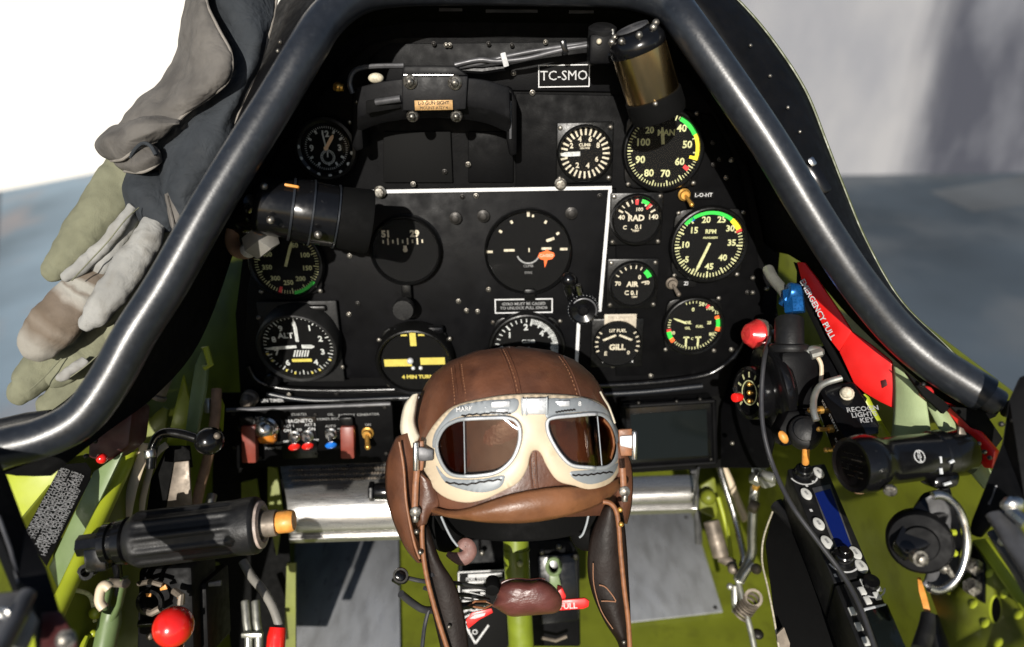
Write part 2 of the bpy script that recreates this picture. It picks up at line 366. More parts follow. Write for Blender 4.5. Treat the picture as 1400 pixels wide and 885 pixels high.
def patchy():
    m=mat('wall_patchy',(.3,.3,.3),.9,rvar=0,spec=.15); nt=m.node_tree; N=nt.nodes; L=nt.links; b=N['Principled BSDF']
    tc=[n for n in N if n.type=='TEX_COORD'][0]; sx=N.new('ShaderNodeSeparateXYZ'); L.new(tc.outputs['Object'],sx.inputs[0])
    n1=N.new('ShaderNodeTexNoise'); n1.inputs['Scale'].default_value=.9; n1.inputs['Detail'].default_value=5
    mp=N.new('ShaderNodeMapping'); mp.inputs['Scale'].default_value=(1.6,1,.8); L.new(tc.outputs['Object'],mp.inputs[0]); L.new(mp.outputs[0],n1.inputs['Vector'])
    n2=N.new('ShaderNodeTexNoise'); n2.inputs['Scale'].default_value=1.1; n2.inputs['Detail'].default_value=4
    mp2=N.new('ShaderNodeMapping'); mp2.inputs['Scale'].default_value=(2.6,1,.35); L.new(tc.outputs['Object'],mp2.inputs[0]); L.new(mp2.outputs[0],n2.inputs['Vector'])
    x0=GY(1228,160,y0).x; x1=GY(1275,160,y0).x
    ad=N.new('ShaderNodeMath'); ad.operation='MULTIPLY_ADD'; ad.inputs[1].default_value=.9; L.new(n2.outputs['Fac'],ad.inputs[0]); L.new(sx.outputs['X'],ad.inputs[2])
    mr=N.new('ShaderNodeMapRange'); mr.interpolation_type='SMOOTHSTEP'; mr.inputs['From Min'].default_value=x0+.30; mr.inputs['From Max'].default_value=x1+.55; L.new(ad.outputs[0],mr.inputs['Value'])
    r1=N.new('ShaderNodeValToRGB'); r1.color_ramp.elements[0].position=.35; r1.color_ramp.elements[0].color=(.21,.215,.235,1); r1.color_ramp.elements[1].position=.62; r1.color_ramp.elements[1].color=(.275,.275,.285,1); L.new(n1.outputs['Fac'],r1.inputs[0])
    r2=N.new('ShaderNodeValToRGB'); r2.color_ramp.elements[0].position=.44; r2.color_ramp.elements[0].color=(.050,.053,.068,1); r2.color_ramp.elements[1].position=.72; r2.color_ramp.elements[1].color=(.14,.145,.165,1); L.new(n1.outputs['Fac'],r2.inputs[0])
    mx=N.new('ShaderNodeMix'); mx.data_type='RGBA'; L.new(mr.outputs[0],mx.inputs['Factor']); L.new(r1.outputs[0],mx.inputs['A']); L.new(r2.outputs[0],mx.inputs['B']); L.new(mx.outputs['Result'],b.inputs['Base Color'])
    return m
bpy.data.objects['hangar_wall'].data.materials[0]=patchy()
# pale lane on the apron is part of the ground's look: a thin painted sheet
mb=MB(); q=[GZ(*p,G0+.004) for p in [(1270,262),(1400,240),(1500,240),(1500,268),(1330,290)]]; mb.raw(q,[(0,1,2,3,4)])
struct(mb.build('pavement',mat('pale_concrete',(.085,.095,.105),.85,var=.3,vscale=.8,rvar=0)))

# ------------------------------------------------------------------ windscreen bow
bowL=[(-70,645,.47),(0,614,.475),(60,598,.48),(112,570,.485),(150,520,.488),(186,455,.49),(230,386,.495),(286,286,.50),(340,198,.505),(380,134,.51),(418,70,.515),(445,28,.53),(485,-4,.545),(540,-16,.56)]
bowR=[(640,-18,.57),(740,-17,.57),(840,-15,.565),(890,-6,.555),(920,10,.55),(945,42,.54),(1014,140,.535),(1058,206,.535),(1099,274,.535),(1134,330,.535),(1172,386,.535),(1222,448,.535),(1268,490,.53),(1310,518,.525),(1346,540,.52)]
bow=catmull(bowL+bowR,5); bow3=[D(*p) for p in bow]
t=thing('windscreen_frame','thick satin black tubular windscreen bow arching over the instrument panel','frame',D(640,-18,.535))
MB().tube(bow3,.0143,24).build('tube',mm['tube_black'],t)
e=D(1346,540,.52); d=(e-D(1310,518,.525)).normalized()
MB().cyl(e-d*.002,e+d*.012,.010,16,.002).cyl(e+d*.012,e+d*.022,.005,12,.001).build('end_fitting',mm['grey_metal'],t)
mb=MB(); p=D(1388,556,.50); mb.cyl(e+d*.016-UP*.004,p,.0035,10).ball(T(*p),.006); mb.cyl(e+d*.018+UP*.004,D(1400,560,.5),.0022,8); mb.build('linkage',mm['dark_screw'],t)

# ------------------------------------------------------------------ coaming (dark shroud between bow and panel)
inner=[(70,650,.50),(150,588,.53),(205,548,.56),(258,492,.60),(290,430,.64),(318,350,.68),(345,270,.695),(380,200,.695),(425,140,.69),(462,96,.685),(500,64,.68),(545,52,.675),(640,50,.672),(800,50,.67),(880,66,.67),(940,108,.672),(985,165,.675),(1018,230,.69),(1036,300,.70),(1050,340,.70),(1092,356,.68),(1160,432,.65),(1225,494,.61),(1290,548,.57),(1340,575,.54)]
N=90
A=resample(bow3[4:-1],N); B=resample([D(*p) for p in catmull(inner,5)],N)
t=thing('cockpit_coaming','matt black shroud lining the windscreen opening between frame tube and panel','coaming',D(700,20,.6))
rows=[]
for k in range(7):
    u=k/6
    row=[]
    for p,q in zip(A,B):
        c=p.lerp(q,u); out=(c-D(690,300,depth(c))).normalized()
        row.append(c+out*(.012*math.sin(math.pi*u)+.004*(1-u)))
    rows.append(row)
MB().grid(rows).build('shroud',mm['matt_black'],t,mods=[('SOLIDIFY',dict(thickness=.0015,offset=1))])
mb=MB(); mb.plate([PP(x,y,-.014) for x,y in [(318,350),(330,262),(362,188),(408,122),(455,70),(500,40),(560,30),(800,32),(895,42),(955,88),(1002,152),(1042,225),(1062,300),(1066,345),(1060,420)]],.002); mb.build('backing_plate',mm['matt_black'],t)
# bright slots under the top of the bow
mb=MB()
for x0,x1,y in [(600,632,13),(664,735,15),(778,812,16)]:
    mb.plate([D(x0,y-2,.60),D(x1,y-1.5,.60),D(x1,y+2,.60),D(x0,y+2,.60)],.001)
mb.build('edge_clip',mm['grey_metal'],t)
# outer skin on the right of the tube
outer=[(930,-70,.60),(985,-16,.60),(1008,2,.60),(1050,50,.60),(1098,122,.60),(1128,196,.60),(1152,258,.60),(1182,330,.60),(1228,410,.595),(1290,472,.59),(1345,528,.58)]
inn=[(880,-40,.565),(930,-10,.565),(960,20,.565),(1010,100,.565),(1050,170,.565),(1085,230,.565),(1110,270,.565),(1150,330,.565),(1200,405,.56),(1262,470,.555),(1330,530,.545)]
O=resample([D(*p) for p in catmull(outer,5)],60); I=resample([D(*p) for p in catmull(inn,5)],60)
rows=[[p.lerp(q,u)+(-UP*.0+RT*.004*math.sin(math.pi*u)) for p,q in zip(I,O)] for u in (0,.2,.4,.6,.8,1)]
MB().grid(rows).build('side_skin',mm['skin_black'],t,mods=[('SOLIDIFY',dict(thickness=.002,offset=0))])
MB().tube([p+RT*.001 for p in O],.0016,8).build('edge_trim',mm['frame_green'],t)
mb=MB()
for i in range(10,58,1):
    if i in (14,18,22,25): 
        p=I[i].lerp(O[i],.45)-ray(700,442)*.006; mb.ball(T(*p),.0016)
mb.build('rivets',mm['screw'],t)
Mx=CF(1117,243,.56,-58); mb=MB(); mb.box(Mx,.030,.010,.008,.003); mb.build('latch_clip',mm['gloss_black'],t)
MB().box(CF(1109,222,.555,-58),.008,.006,.006,.002).build('latch_tab',mm['steel'],t)
# left outer skin
mb=MB()
LO=[(420,-40,.62),(385,0,.62),(355,60,.62),(325,120,.62),(296,180,.62),(262,250,.62),(220,330,.61),(175,420,.60),(130,510,.57),(60,570,.56),(-20,600,.55)]
LI=[(480,-10,.545),(440,20,.54),(405,80,.535),(375,130,.53),(340,190,.53),(290,275,.525),(235,375,.52),(190,450,.52),(150,520,.51),(100,570,.505),(0,610,.50)]
O2=resample([D(*p) for p in catmull(LO,4)],40); I2=resample([D(*p) for p in catmull(LI,4)],40)
MB().grid([[p.lerp(q,u) for p,q in zip(I2,O2)] for u in (0,.33,.66,1)]).build('side_skin',mm['skin_black'],t,mods=[('SOLIDIFY',dict(thickness=.002,offset=0))])
mb=MB()
for x,y in [(383,58),(380,70),(394,78)]: mb.ball(T(*D(x,y,.57)),.0018)
mb.build('rivets',mm['screw'],t)

# ------------------------------------------------------------------ instrument panel
ip=thing('instrument_panel','flat satin black instrument panel with white outline around its centre section','instrument panel',PP(690,300))
def ppoly(pts,off): return [PP(x,y,off) for x,y in pts]
main=[(330,560),(322,430),(335,330),(352,270),(384,205),(430,140),(470,95),(505,62),(545,52),(800,52),(885,64),(940,105),(985,165),(1020,230),(1038,300),(1048,350),(1052,430),(1050,540)]
MB().plate(ppoly(main,-.004),.003).build('base_sheet',mm['panel_black'],ip)
# upper recessed dark panel sheet + lip at y 123
mb=MB(); mb.plate(ppoly([(497,121),(505,80),(530,60),(800,57),(835,60),(850,126)],0.0),.0025,.0008); mb.build('upper_sheet',mm['panel_grey'],ip)
mb=MB(); mb.plate(ppoly([(705,128),(850,131),(975,158),(1012,232),(1027,300),(1038,360),(1040,430),(1022,470),(990,503),(948,512),(842,515),(842,258),(705,256)],.001),.003,.001); mb.build('right_sheet',mm['panel_black'],ip)
mb=MB(); mb.plate(ppoly([(486,262),(832,260),(817,426),(788,430),(785,512),(345,520),(335,470),(338,400),(352,330),(420,300)],.002),.003,.0012); mb.build('centre_sheet',mm['panel_grey'],ip)
mb=MB(); mb.plate(ppoly([(524,180),(616,180),(619,250),(524,250)],.001),.003,.001); mb.build('cover_plate',mm['dial_black'],ip)
mb=MB(); mb.plate(ppoly([(640,180),(702,180),(702,250),(640,250)],-.0005),.003,.001); mb.build('cover_plate',mm['panel_black'],ip)
def strip(mb,pts,w,off):
    P=[PP(x,y,off) for x,y in pts]
    for a,b in zip(P,P[1:]):
        d=(b-a).normalized(); n=PN.cross(d)*w/2; mb.plate([a+n-d*w/2,b+n+d*w/2,b-n+d*w/2,a-n-d*w/2],.0015)
mb=MB(); strip(mb,[(472,263),(834,257)],.0034,.0046); mb.build('white_stripe',mm['stripe'],ip)
mb=MB(); strip(mb,[(834,262),(820,424)],.0034,.0046); mb.build('white_stripe',mm['stripe'],ip)
mb=MB(); strip(mb,[(791,444),(788,502)],.0034,.0046); mb.build('white_stripe',mm['stripe'],ip)
# lower lip rails
lip=[(340,500),(352,520),(385,531),(450,534),(560,532),(700,528),(850,526),(950,516),(985,503),(1010,480),(1022,450)]
MB().tube([PP(x,y,.004) for x,y in catmull(lip,5)],.0032,10).build('lower_lip',mm['gloss_black'],ip)
MB().tube([PP(x,y,.002) for x,y in catmull([(365,538),(400,545),(450,548),(560,544),(700,540),(850,538),(960,528)],5)],.0026,10).build('lower_lip',mm['tube_black'],ip)
# screws: each a part
def screw(px,py,r=.0022,off=.003,m='screw',h=.0014,parent=None):
    mb=MB(); M=PM(px,py,off); mb.lathe(M,[(r*1.25,0),(r*1.25,h*.3),(r,h*.4),(r*.8,h*.9),(r*.4,h*1.15),(0,h*1.2)],14)
    return mb.build('screw',mm[m],parent or ip)
for q in [(593,60),(610,62),(615,62),(668,60),(700,62),(746,58),(702,100),(728,127),(520,268),(608,235),(632,269),(651,268),(820,268),(478,350),(623,298),(661,295),(781,291),(668,396),(627,412),(638,425),(653,426),(489,415),(477,430),(640,225),(565,252),(976,225),(984,218),(993,243),(1000,219),(975,195),(990,300),(1022,400),(1018,450),(890,514),(838,500),(1000,478),(460,538),(395,540)]:
    screw(*q,m='screw' if hash(q)%3 else 'dark_screw',r=.0017 if q[1]<100 else .002,off=.0035)
mb=MB(); mb.lathe(PM(623,298,.004),[(.006,0),(.006,.003),(.003,.004),(.003,.006),(0,.0065)],16); mb.build('stud',mm['dark_screw'],ip)
mb=MB(); mb.lathe(PM(661,295,.004),[(.006,0),(.006,.003),(.003,.004),(.003,.006),(0,.0065)],16); mb.build('stud',mm['dark_screw'],ip)
mb=MB(); mb.lathe(PM(781,291,.004),[(.006,0),(.006,.003),(.003,.004),(.003,.006),(0,.0065)],16); mb.build('stud',mm['dark_screw'],ip)
for q in [(766,251),(520,262)]:
    mb=MB(); mb.lathe(PM(*q,.005),[(.0055,0),(.0058,.003),(.004,.004),(.004,.008),(0,.0085)],16); mb.build('stud',mm['screw'],ip)
# placards
def placard(name,px,py,w,h,lines,m_border,off,rot,label,size,bold=.02,ink='ink_white',bw=.0012):
    M=PM(px,py,off,rot); p=MB(); p.box(M,w,h,.0016,.0004); o=p.build(name,mm['dial_black'],ip,label)
    q=MB(); z=.0012
    for x,y,a,b in ((0,h/2-bw/2,w,bw),(0,-h/2+bw/2,w,bw),(-w/2+bw/2,0,bw,h-2*bw),(w/2-bw/2,0,bw,h-2*bw)): q.box(M@T(x,y,z-.0003),a,b,.001)
    q.build('border',mm[m_border],o)
    q=MB(); n=len(lines)
    for i,l in enumerate(lines): q.text(M,l,size,0,((n-1)/2-i)*size*1.05,.0012,bold)
    q.build('lettering',mm[ink],o)
placard('name_placard',771,104,.0470,.0195,['TC-SMO'],'stripe',.0015,0,'black registration placard with white border',.0118,.0,bw=.0009)
placard('data_placard',716,418,.059,.0155,['GYRO MUST BE CAGED','TO UNLOCK PULL KNOB'],'stripe',.0045,0,'small black caution placard with pale border',.0042,.02,'ink_dim')
M=PM(757,470,.004)
# toggle switches on the panel with tiny captions
for px,py,cap,cx in [(935,266,'L-O-HT',962),(918,387,'ZI',938)]:
    mb=MB(); M=PM(px,py,.004); mb.lathe(M,[(.006,0),(.006,.002),(.0045,.003),(.004,.006),(0,.006)],16); a=M@Vector((0,0,.005)); b=M@Vector((.004,-.007,.016)); mb.tube([a,b],[.0014,.0022],10); mb.ball(T(*b),.0024)
    o=mb.build('toggle_switch',mm['gold' if py<300 else 'grubby'],ip)
    mb=MB(); mb.box(PM(cx,py+1,.0042),.020,.007,.0008,.0003); mb.build('caption_strip',mm['dial_black'],o)
    mb=MB(); mb.text(PM(cx,py+1,.0047),cap,.0052,0,0,0,.02); mb.build('lettering',mm['ink_white'],o)
# small dark lamp at (338,540)
mb=MB(); M=PM(343,543,.004); mb.lathe(M,[(.009,0),(.009,.006),(.007,.008),(.007,.014),(.005,.018),(0,.019)],20); mb.build('warning_lamp',mm['grubby'],ip)
mb=MB(); mb.text(PM(372,548,.001),'UN TIMER',.0055,0,0,0,.02); mb.build('lettering',mm['ink_white'],ip)

# ------------------------------------------------------------------ gauges
def gauge(px,py,Rp,label,name='gauge',off=.003,flange='round',fs=1.3,texts=(),ticks=(),arcs=(),hands=(),shapes=(),ink='lume',h=.010,tilt=0,screws=(45,135,225,315),srad=1.28,group='round gauges on the instrument panel',bez=1.14,gl=True,cat='gauge',fofs=(0,0),facem='dial_black',ky=1.0,smat='screw'):
    M=PM(px,py,off); s=depth(M.translation)/F; r=Rp*s
    t=thing(name,label,cat,M.translation,group)
    mb=MB()
    if flange=='square':
        mb.box(M@T(fofs[0]*s,fofs[1]*s,.0015),2*fs*r,2*fs*r*ky,.004,.0018,2)
    elif flange=='round':
        mb.lathe(M@T(0,0,0),[(fs*r*.98,0),(fs*r,.0005),(fs*r,.003),(fs*r*.97,.0038),(0,.0038)],36)
    elif flange=='lug':
        pts=[]
        for k in range(48):
            a=2*math.pi*k/48; q=max(0,math.cos(2*(a-math.pi/4)*1-math.pi/2*0+math.pi/2*0))
            rr=fs*r*(.90+.16*max(0,math.cos(4*(a-math.pi/4)))**1.5)
            pts.append(M@Vector((rr*math.cos(a),rr*math.sin(a)*ky,0)))
        mb.prism(pts,PN*.004,.001)
    if flange: mb.build('flange',mm['bezel_grey' if name=='altimeter' else 'bezel_black'],t)
    lift=r*bez*math.sin(R(tilt)); Mt=M@T(0,0,h*.5+lift)@RX(tilt)@T(0,0,-h*.5)
    mb=MB(); mb.ring(Mt,[(r*bez,0.0035-lift*1.9),(r*bez,h*.7),(r*(bez-.04),h*.95),(r*(1+(bez-1)*.45),h),(r*1.01,h*.85),(r*1.0,h*.3),(r*1.0,.0036-lift*1.9)],40); mb.build('bezel',mm['bezel_grey' if name=='altimeter' else 'bezel_black'],t)
    z0=max(.0050,h*.38)
    mb=MB(); mb.lathe(Mt,[(r*1.01,z0-.0003),(r*1.01,z0),(0,z0)],40); mb.build('dial',mm[facem],t)
    mb=MB()
    for tk in ticks:
        n=tk['n']; a0,a1=tk['a']
        for i in range(n):
            a=a0+(a1-a0)*i/max(1,n-1)
            mj=tk.get('mj'); big=mj and i%mj==0
            mb.tick(Mt,a,r*tk['r'][0]-(r*.06 if big else 0),r*tk['r'][1],r*tk['w']*(1.6 if big else 1),z0+.0003)
    for tx in texts: mb.text(Mt,tx[0],r*tx[3],tx[1]*r,tx[2]*r,z0+.0003,tx[4]+.012 if len(tx)>4 else .03)
    for f in shapes: f(mb,Mt,r,z0+.0004)
    mb.build('dial_markings',mm[ink],t)
    for c,r0,r1,a0,a1 in arcs:
        mb=MB(); mb.arc(Mt,r*r0,r*r1,a0,a1,max(3,int(abs(a1-a0)/5)),z0+.0005); mb.build('range_mark',mm[c],t)
    for hd in hands:
        mb=MB(); a=R(hd['a']); ox,oy=hd.get('o',(0,0))
        Mh=Mt@T(ox*r,oy*r,0)@RZ(-hd['a']); L=hd['l']*r; w=hd['w']*r; b0=hd.get('b',0)*r
        tip=hd.get('tip',.6)
        mb.prism([Mh@Vector(p) for p in [(-w/2,-b0,z0+.0009),(w/2,-b0,z0+.0009),(w/2*1.1,L*.8,z0+.0009),(w/2*tip*.5,L,z0+.0009),(-w/2*tip*.5,L,z0+.0009),(-w/2*1.1,L*.8,z0+.0009)]],(Mh.to_3x3()@Vector((0,0,.0006))))
        if hd.get('hub'): mb.lathe(Mh,[(hd['hub']*r,z0+.0006),(hd['hub']*r,z0+.0022),(0,z0+.0022)],16)
        mb.build('pointer',mm[hd.get('m',ink)],t)
    if gl:
        mb=MB(); mb.lathe(Mt,[(r*1.005,h*.78),(0,h*.785)],40); mb.build('glass',mm['glass'],t)
    for a in screws:
        q=M@Vector((r*srad*math.sin(R(a)),r*srad*math.cos(R(a)),.0035)); mb=MB()
        mb.lathe(frame(q,PXA,PYA,PN),[(.0023,0),(.0023,.0008),(.0018,.0014),(.0007,.0018),(0,.0018)],12); mb.build('screw',mm[smat],t)
    return t,Mt,r,z0
def num_ring(strs,a0,da,rad,size,bold=.02): return [(s,rad*math.sin(R(a0+da*i)),rad*math.cos(R(a0+da*i)),size,bold) for i,s in enumerate(strs)]
def rects(lst):
    def f(mb,M,r,z):
        for x,y,w,h in lst: mb.rect(M,x*r,y*r,w*r,h*r,z)
    return f

# manifold pressure
gauge(905,205,49,'large round gauge marked MAN with green and yellow arc, under the brass lamp','manifold_gauge',flange='lug',fs=1.26,ink='lume',
  texts=[('40',.48,.58,.27),('50',.66,.14,.27),('60',.48,-.32,.27),('70',.10,-.64,.27),('80',-.36,-.62,.27),('90',-.62,-.25,.27),('100',-.57,.22,.27),('20',-.40,.54,.24),('MAN',.06,.47,.22)],
  ticks=[dict(n=61,a=(20,320),r=(.90,.99),w=.022,mj=5)],
  arcs=[('arc_green',.88,1.01,27,64),('arc_yellow',.90,1.03,64,107),('arc_yellow',.76,.90,101,107),('arc_red',.74,.90,122,130)],
  hands=[dict(a=-6,l=.62,b=-.17,w=.085,tip=1)],srad=1.30,screws=(42,135,225,318))
# small airspeed / suction style dial
gauge(799,209,33.5,'small square cased gauge with thick cream radial ticks and a white pointer','suction_gauge',flange='square',fs=1.16,ink='dial_cream',ky=1.05,
  ticks=[dict(n=28,a=(-50,295),r=(.72,1.0),w=.075)],texts=[('4',-.22,.55,.3),('6',.2,.55,.3),('2',-.55,.3,.28),('8',.52,.3,.28),('CLIMB',-.02,.33,.17),('1000 FPM',-.02,.2,.1),('2',-.3,-.48,.3),('4',.12,-.5,.3),('6',.48,-.25,.28)],
  hands=[dict(a=268,l=.98,b=-.2,w=.17,m='dial_white',tip=1)],srad=1.42)
# clock
def clockf(mb,M,r,z):
    for k in range(60): mb.tick(M,k*6,r*.80,r*.88,r*.022,z)
    for k in range(12):
        if k not in (0,3,9,6): mb.tick(M,k*30,r*.66,r*.80,r*.09,z)
    for k in range(24): mb.tick(M@T(.03*r,-.36*r,0),k*15,r*.20,r*.27,r*.03,z)
    mb.ring(M@T(.03*r,-.36*r,z),[(r*.28,0),(r*.28,.0001),(r*.30,.0001),(r*.30,0)],24)
    for k in range(8): 
        a=R(100+k*25); mb.lathe(M@T(1.09*r*math.sin(a),1.09*r*math.cos(a),.0098),[(r*.075,0),(0,.0003)],12)
t,Mt,r,z0=gauge(448,202,33,'round cockpit clock with white numerals and a peach hand, left of the bracket','clock',off=.006,flange='round',fs=1.12,ink='dial_white',texts=[('12',0,.56,.34,.03),('3',.55,0,.34,.03),('9',-.60,0,.34,.03),('6',.05,-.66,.16)],shapes=[clockf],
  hands=[dict(a=33,l=.62,w=.13,b=.05,m='peach',hub=.09,tip=.9),dict(a=-8,l=.72,w=.06,b=0,m='dial_white'),dict(a=5,o=(.03,-.36),l=.22,w=.05,m='dial_white')],screws=(),bez=1.28,cat='clock',group=None)
gauge(869,299,31,'small gauge reading RAD with red and green marks at its top','radiator_gauge',flange='square',fs=1.17,ink='dial_cream',
  texts=[('RAD',-.02,.06,.36,.03),('40',-.66,.1,.28),('140',.72,.1,.3),('100',.1,.44,.22),('C',-.5,-.35,.24),('.',-.2,-.35,.3),('0.1',.1,-.33,.26),('TEMP',-.02,-.5,.13)],ticks=[dict(n=9,a=(-62,62),r=(.74,.9),w=.05,mj=2)],
  arcs=[('arc_red',.66,.88,-6,4),('arc_green',.76,.92,14,36),('arc_red',.62,.9,38,46)],hands=[dict(a=-50,l=.7,b=-.4,w=.06,o=(0,-.05))],srad=1.42,group='small square gauges')
gauge(967,333,47,'round gauge reading RPM with a green arc along its top and a cream pointer','tachometer',flange='lug',fs=1.24,ink='lume',
  texts=[('20',-.13,.72,.25),('25',.31,.72,.25),('30',.58,.46,.25),('35',.66,.04,.25),('40',.44,-.40,.25),('45',.07,-.66,.25),('5',-.60,-.44,.25),('10',-.68,0,.25),('15',-.46,.42,.25),('RPM',.03,.38,.17),('HUNDREDS',.03,.2,.08)],
  ticks=[dict(n=46,a=(64,322),r=(.86,.98),w=.03,mj=5)],arcs=[('arc_green',.88,.99,-50,40),('blue_plastic',.86,1.0,-38,-32),('arc_yellow',.86,1.0,40,62),('arc_red',.84,1.0,62,67)],
  hands=[dict(a=202,l=.88,b=.06,w=.075)],srad=1.30)
gauge(864,387,29,'small gauge reading AIR with a green mark at its upper right','air_temperature_gauge',flange='square',fs=1.22,ink='dial_cream',
  texts=[('AIR',-.02,.0,.34,.03),('70',-.70,.04,.28),('0',.3,.34,.28),('50',.66,.06,.24),('C 0.1',-.05,-.42,.3),('TEMP',.1,-.62,.12)],ticks=[dict(n=8,a=(-60,60),r=(.76,.92),w=.05)],
  arcs=[('arc_green',.72,.95,40,66)],hands=[dict(a=76,l=.74,b=-.4,w=.06)],srad=1.45,group='small square gauges')
def oilf(mb,M,r,z):
    for a0,a1,n in ((95,200,16),(205,285,14)):
        for k in range(n): mb.tick(M,a0+(a1-a0)*k/(n-1),r*.84,r*.94,r*.03,z)
    for x in (-.22,.22): mb.rect(M,x*r,-.62*r,.07*r,.4*r,z); mb.rect(M,x*r,-.46*r,.22*r,.06*r,z)
gauge(946,443,37,'round three in one engine gauge with green and orange marks at both sides','engine_gauge',flange='lug',fs=1.22,ink='lume',shapes=[oilf],
  texts=[('OIL',-.2,.12,.17),('FUEL',.24,-.04,.13),('OIL',-.2,-.1,.13),('0',-.05,.62,.2),('50',.25,.82,.2),('100',.55,.66,.18),('15',.82,.5,.18),('80',.7,-.35,.18),('20',-.74,-.28,.18),('25',.58,.1,.16),('C',.0,-.52,.13)],
  ticks=[dict(n=10,a=(-20,50),r=(.86,.95),w=.03)],arcs=[('arc_red',.80,.95,30,36),('arc_orange',.82,.98,66,74),('arc_green',.84,.98,74,94),('arc_orange',.84,1.0,94,104),('arc_red',.82,.98,256,262),('arc_green',.84,1.0,238,256),('arc_orange',.84,1.0,228,238)],
  hands=[dict(a=292,l=.8,b=-.3,w=.07)],srad=1.34,screws=(40,140,225))
def fuelf(mb,M,r,z):
    for sg in (-1,1): mb.poly(M,[(sg*.05*r,.38*r),(sg*.09*r,.46*r),(sg*.66*r,.22*r),(sg*.6*r,.14*r)],z)
    for k in range(5):
        for sg in (-1,1): mb.tick(M,sg*(55+k*14),r*.84,r*.98,r*.06,z)
gauge(843,468,31,'oval fuel gauge with twin pointers and GILL lettering under a cream plate','fuel_gauge',flange='square',fs=1.15,ink='dial_cream',shapes=[fuelf],texts=[('GILL',0,-.16,.36,.03),('LIT FUEL',0,.62,.2),('E',-.5,-.45,.26),('0',.5,-.42,.24)],h=.007,bez=1.06,screws=(),group=None)
t=thing('maker_plate','small rectangular cream metal plate above the oval fuel gauge','plate',PP(848,440))
mb=MB(); mb.box(PM(848,440,.006),.033,.0165,.0012,.0004); mb.build('plate',mat('cream_plate',(.42,.37,.29),.5,var=.2,vscale=300,bump=.2,bscale=500),t)
mb=MB()
for i,l in enumerate(['FUEL CONTENTS','MAIN TANKS','TOTAL LITRES']): mb.text(PM(848,440,.0068),l,.0033,0,.0045-.0045*i,0,.0)
mb.build('lettering',mat('plate_ink',(.2,.16,.12),.6,rvar=0),t)
mb=MB(); mb.text(PM(832,491,.0072),'MAIN\nMAIN',.0055,0,0,0,.02); mb.text(PM(857,491,.0072),'OIL\nMAIN',.0055,0,0,0,.02)
mb.build('lettering',mm['ink_white'],ip)
# airspeed under the black lamp
gauge(394,358,45,'round gauge with a green arc at lower right, mostly hidden in the black lamp shadow','airspeed_gauge',off=.005,flange='lug',fs=1.2,ink='lume',
  texts=num_ring(['60','100','150','200','250','300','350','400'],30,38,.62,.2),ticks=[dict(n=61,a=(20,330),r=(.86,.97),w=.022,mj=5)],arcs=[('arc_green',.9,1.04,128,172),('arc_red',.78,.98,196,202)],hands=[dict(a=20,l=.7,w=.08,b=.1)],srad=1.28)
def altf(mb,M,r,z):
    for k in range(6):
        x0=-.15+.075*k-.06; mb.poly(M,[(x0*r,-.36*r),((x0+.045)*r,-.36*r),((x0+.12)*r,-.14*r),((x0+.075)*r,-.14*r)],z)
t,Mt,r,z0=gauge(413,467,48,'square cased altimeter marked ALT with white numerals and long white pointer','altimeter',off=.006,flange='square',fs=1.12,ink='dial_white',shapes=[altf],tilt=11,h=.013,ky=1.1,
  texts=[(s,.68*math.sin(R(36*i)),.70*math.cos(R(36*i)),.25,.02) for i,s in enumerate('0123456789') if i!=5]+[('ALT',-.30,.34,.24,.02)],ticks=[dict(n=50,a=(0,352.8),r=(.88,.97),w=.02,mj=5)],
  hands=[dict(a=266,l=.9,b=-.05,w=.085,tip=1),dict(a=2,l=.78,b=-.16,w=.09,tip=1),dict(a=92,l=.45,b=-.1,w=.11,tip=.6)],arcs=[],screws=(305,125),srad=1.34,group=None)
mb=MB(); mb.rect(Mt,.02*r,-.48*r,.56*r,.10*r,z0+.0006)
for a in (120,150,165,195,210,240,255): mb.tick(Mt,a,r*.9,r*.98,r*.05,z0+.0006)
mb.build('yellow_marking',mm['dial_yellow'],t)
mb=MB(); M=PM(376,515,.008); mb.lathe(M,[(.007,0),(.008,.002),(.008,.010),(.0065,.012),(.0055,.012),(.005,.0105),(0,.0105)],20); mb.build('setting_knob',mm['gloss_black'],t)
mb=MB(); mb.box(PM(413,421,.010),.05,.006,.010,.002); mb.build('hood',mm['bezel_black'],t)
# directional gyro
def dgf(mb,M,r,z):
    for k in range(9): mb.rect(M,(-.68+.15*k)*r,.29*r,.045*r,(.2 if k%2 else .11)*r,z)
    mb.lathe(M@T(-.02*r,.02*r,z-.0003),[(.075*r,0),(.06*r,.0006),(0,.0006)],14); mb.rect(M,-.02*r,.09*r,.1*r,.14*r,z)
t,Mt,r,z0=gauge(556,341,44,'round black direction indicator showing a strip of cream digits, right of the black lamp','direction_gyro',flange='round',fs=1.12,ink='dial_cream',shapes=[dgf],texts=[('51',-.58,.52,.28,.04),('29',.30,.52,.28,.04)],screws=(),h=.012,bez=1.10,group=None)
mb=MB(); M=PM(556,413,.004); mb.lathe(M,[(.005,0),(.005,.014),(.0105,.016),(.011,.024),(.010,.027),(0,.0275)],22); mb.build('caging_knob',mm['rubber'],t)
mb=MB(); mb.box(PM(556,397,.008),.010,.018,.006,.002); mb.build('knob_stem',mm['bezel_black'],t)
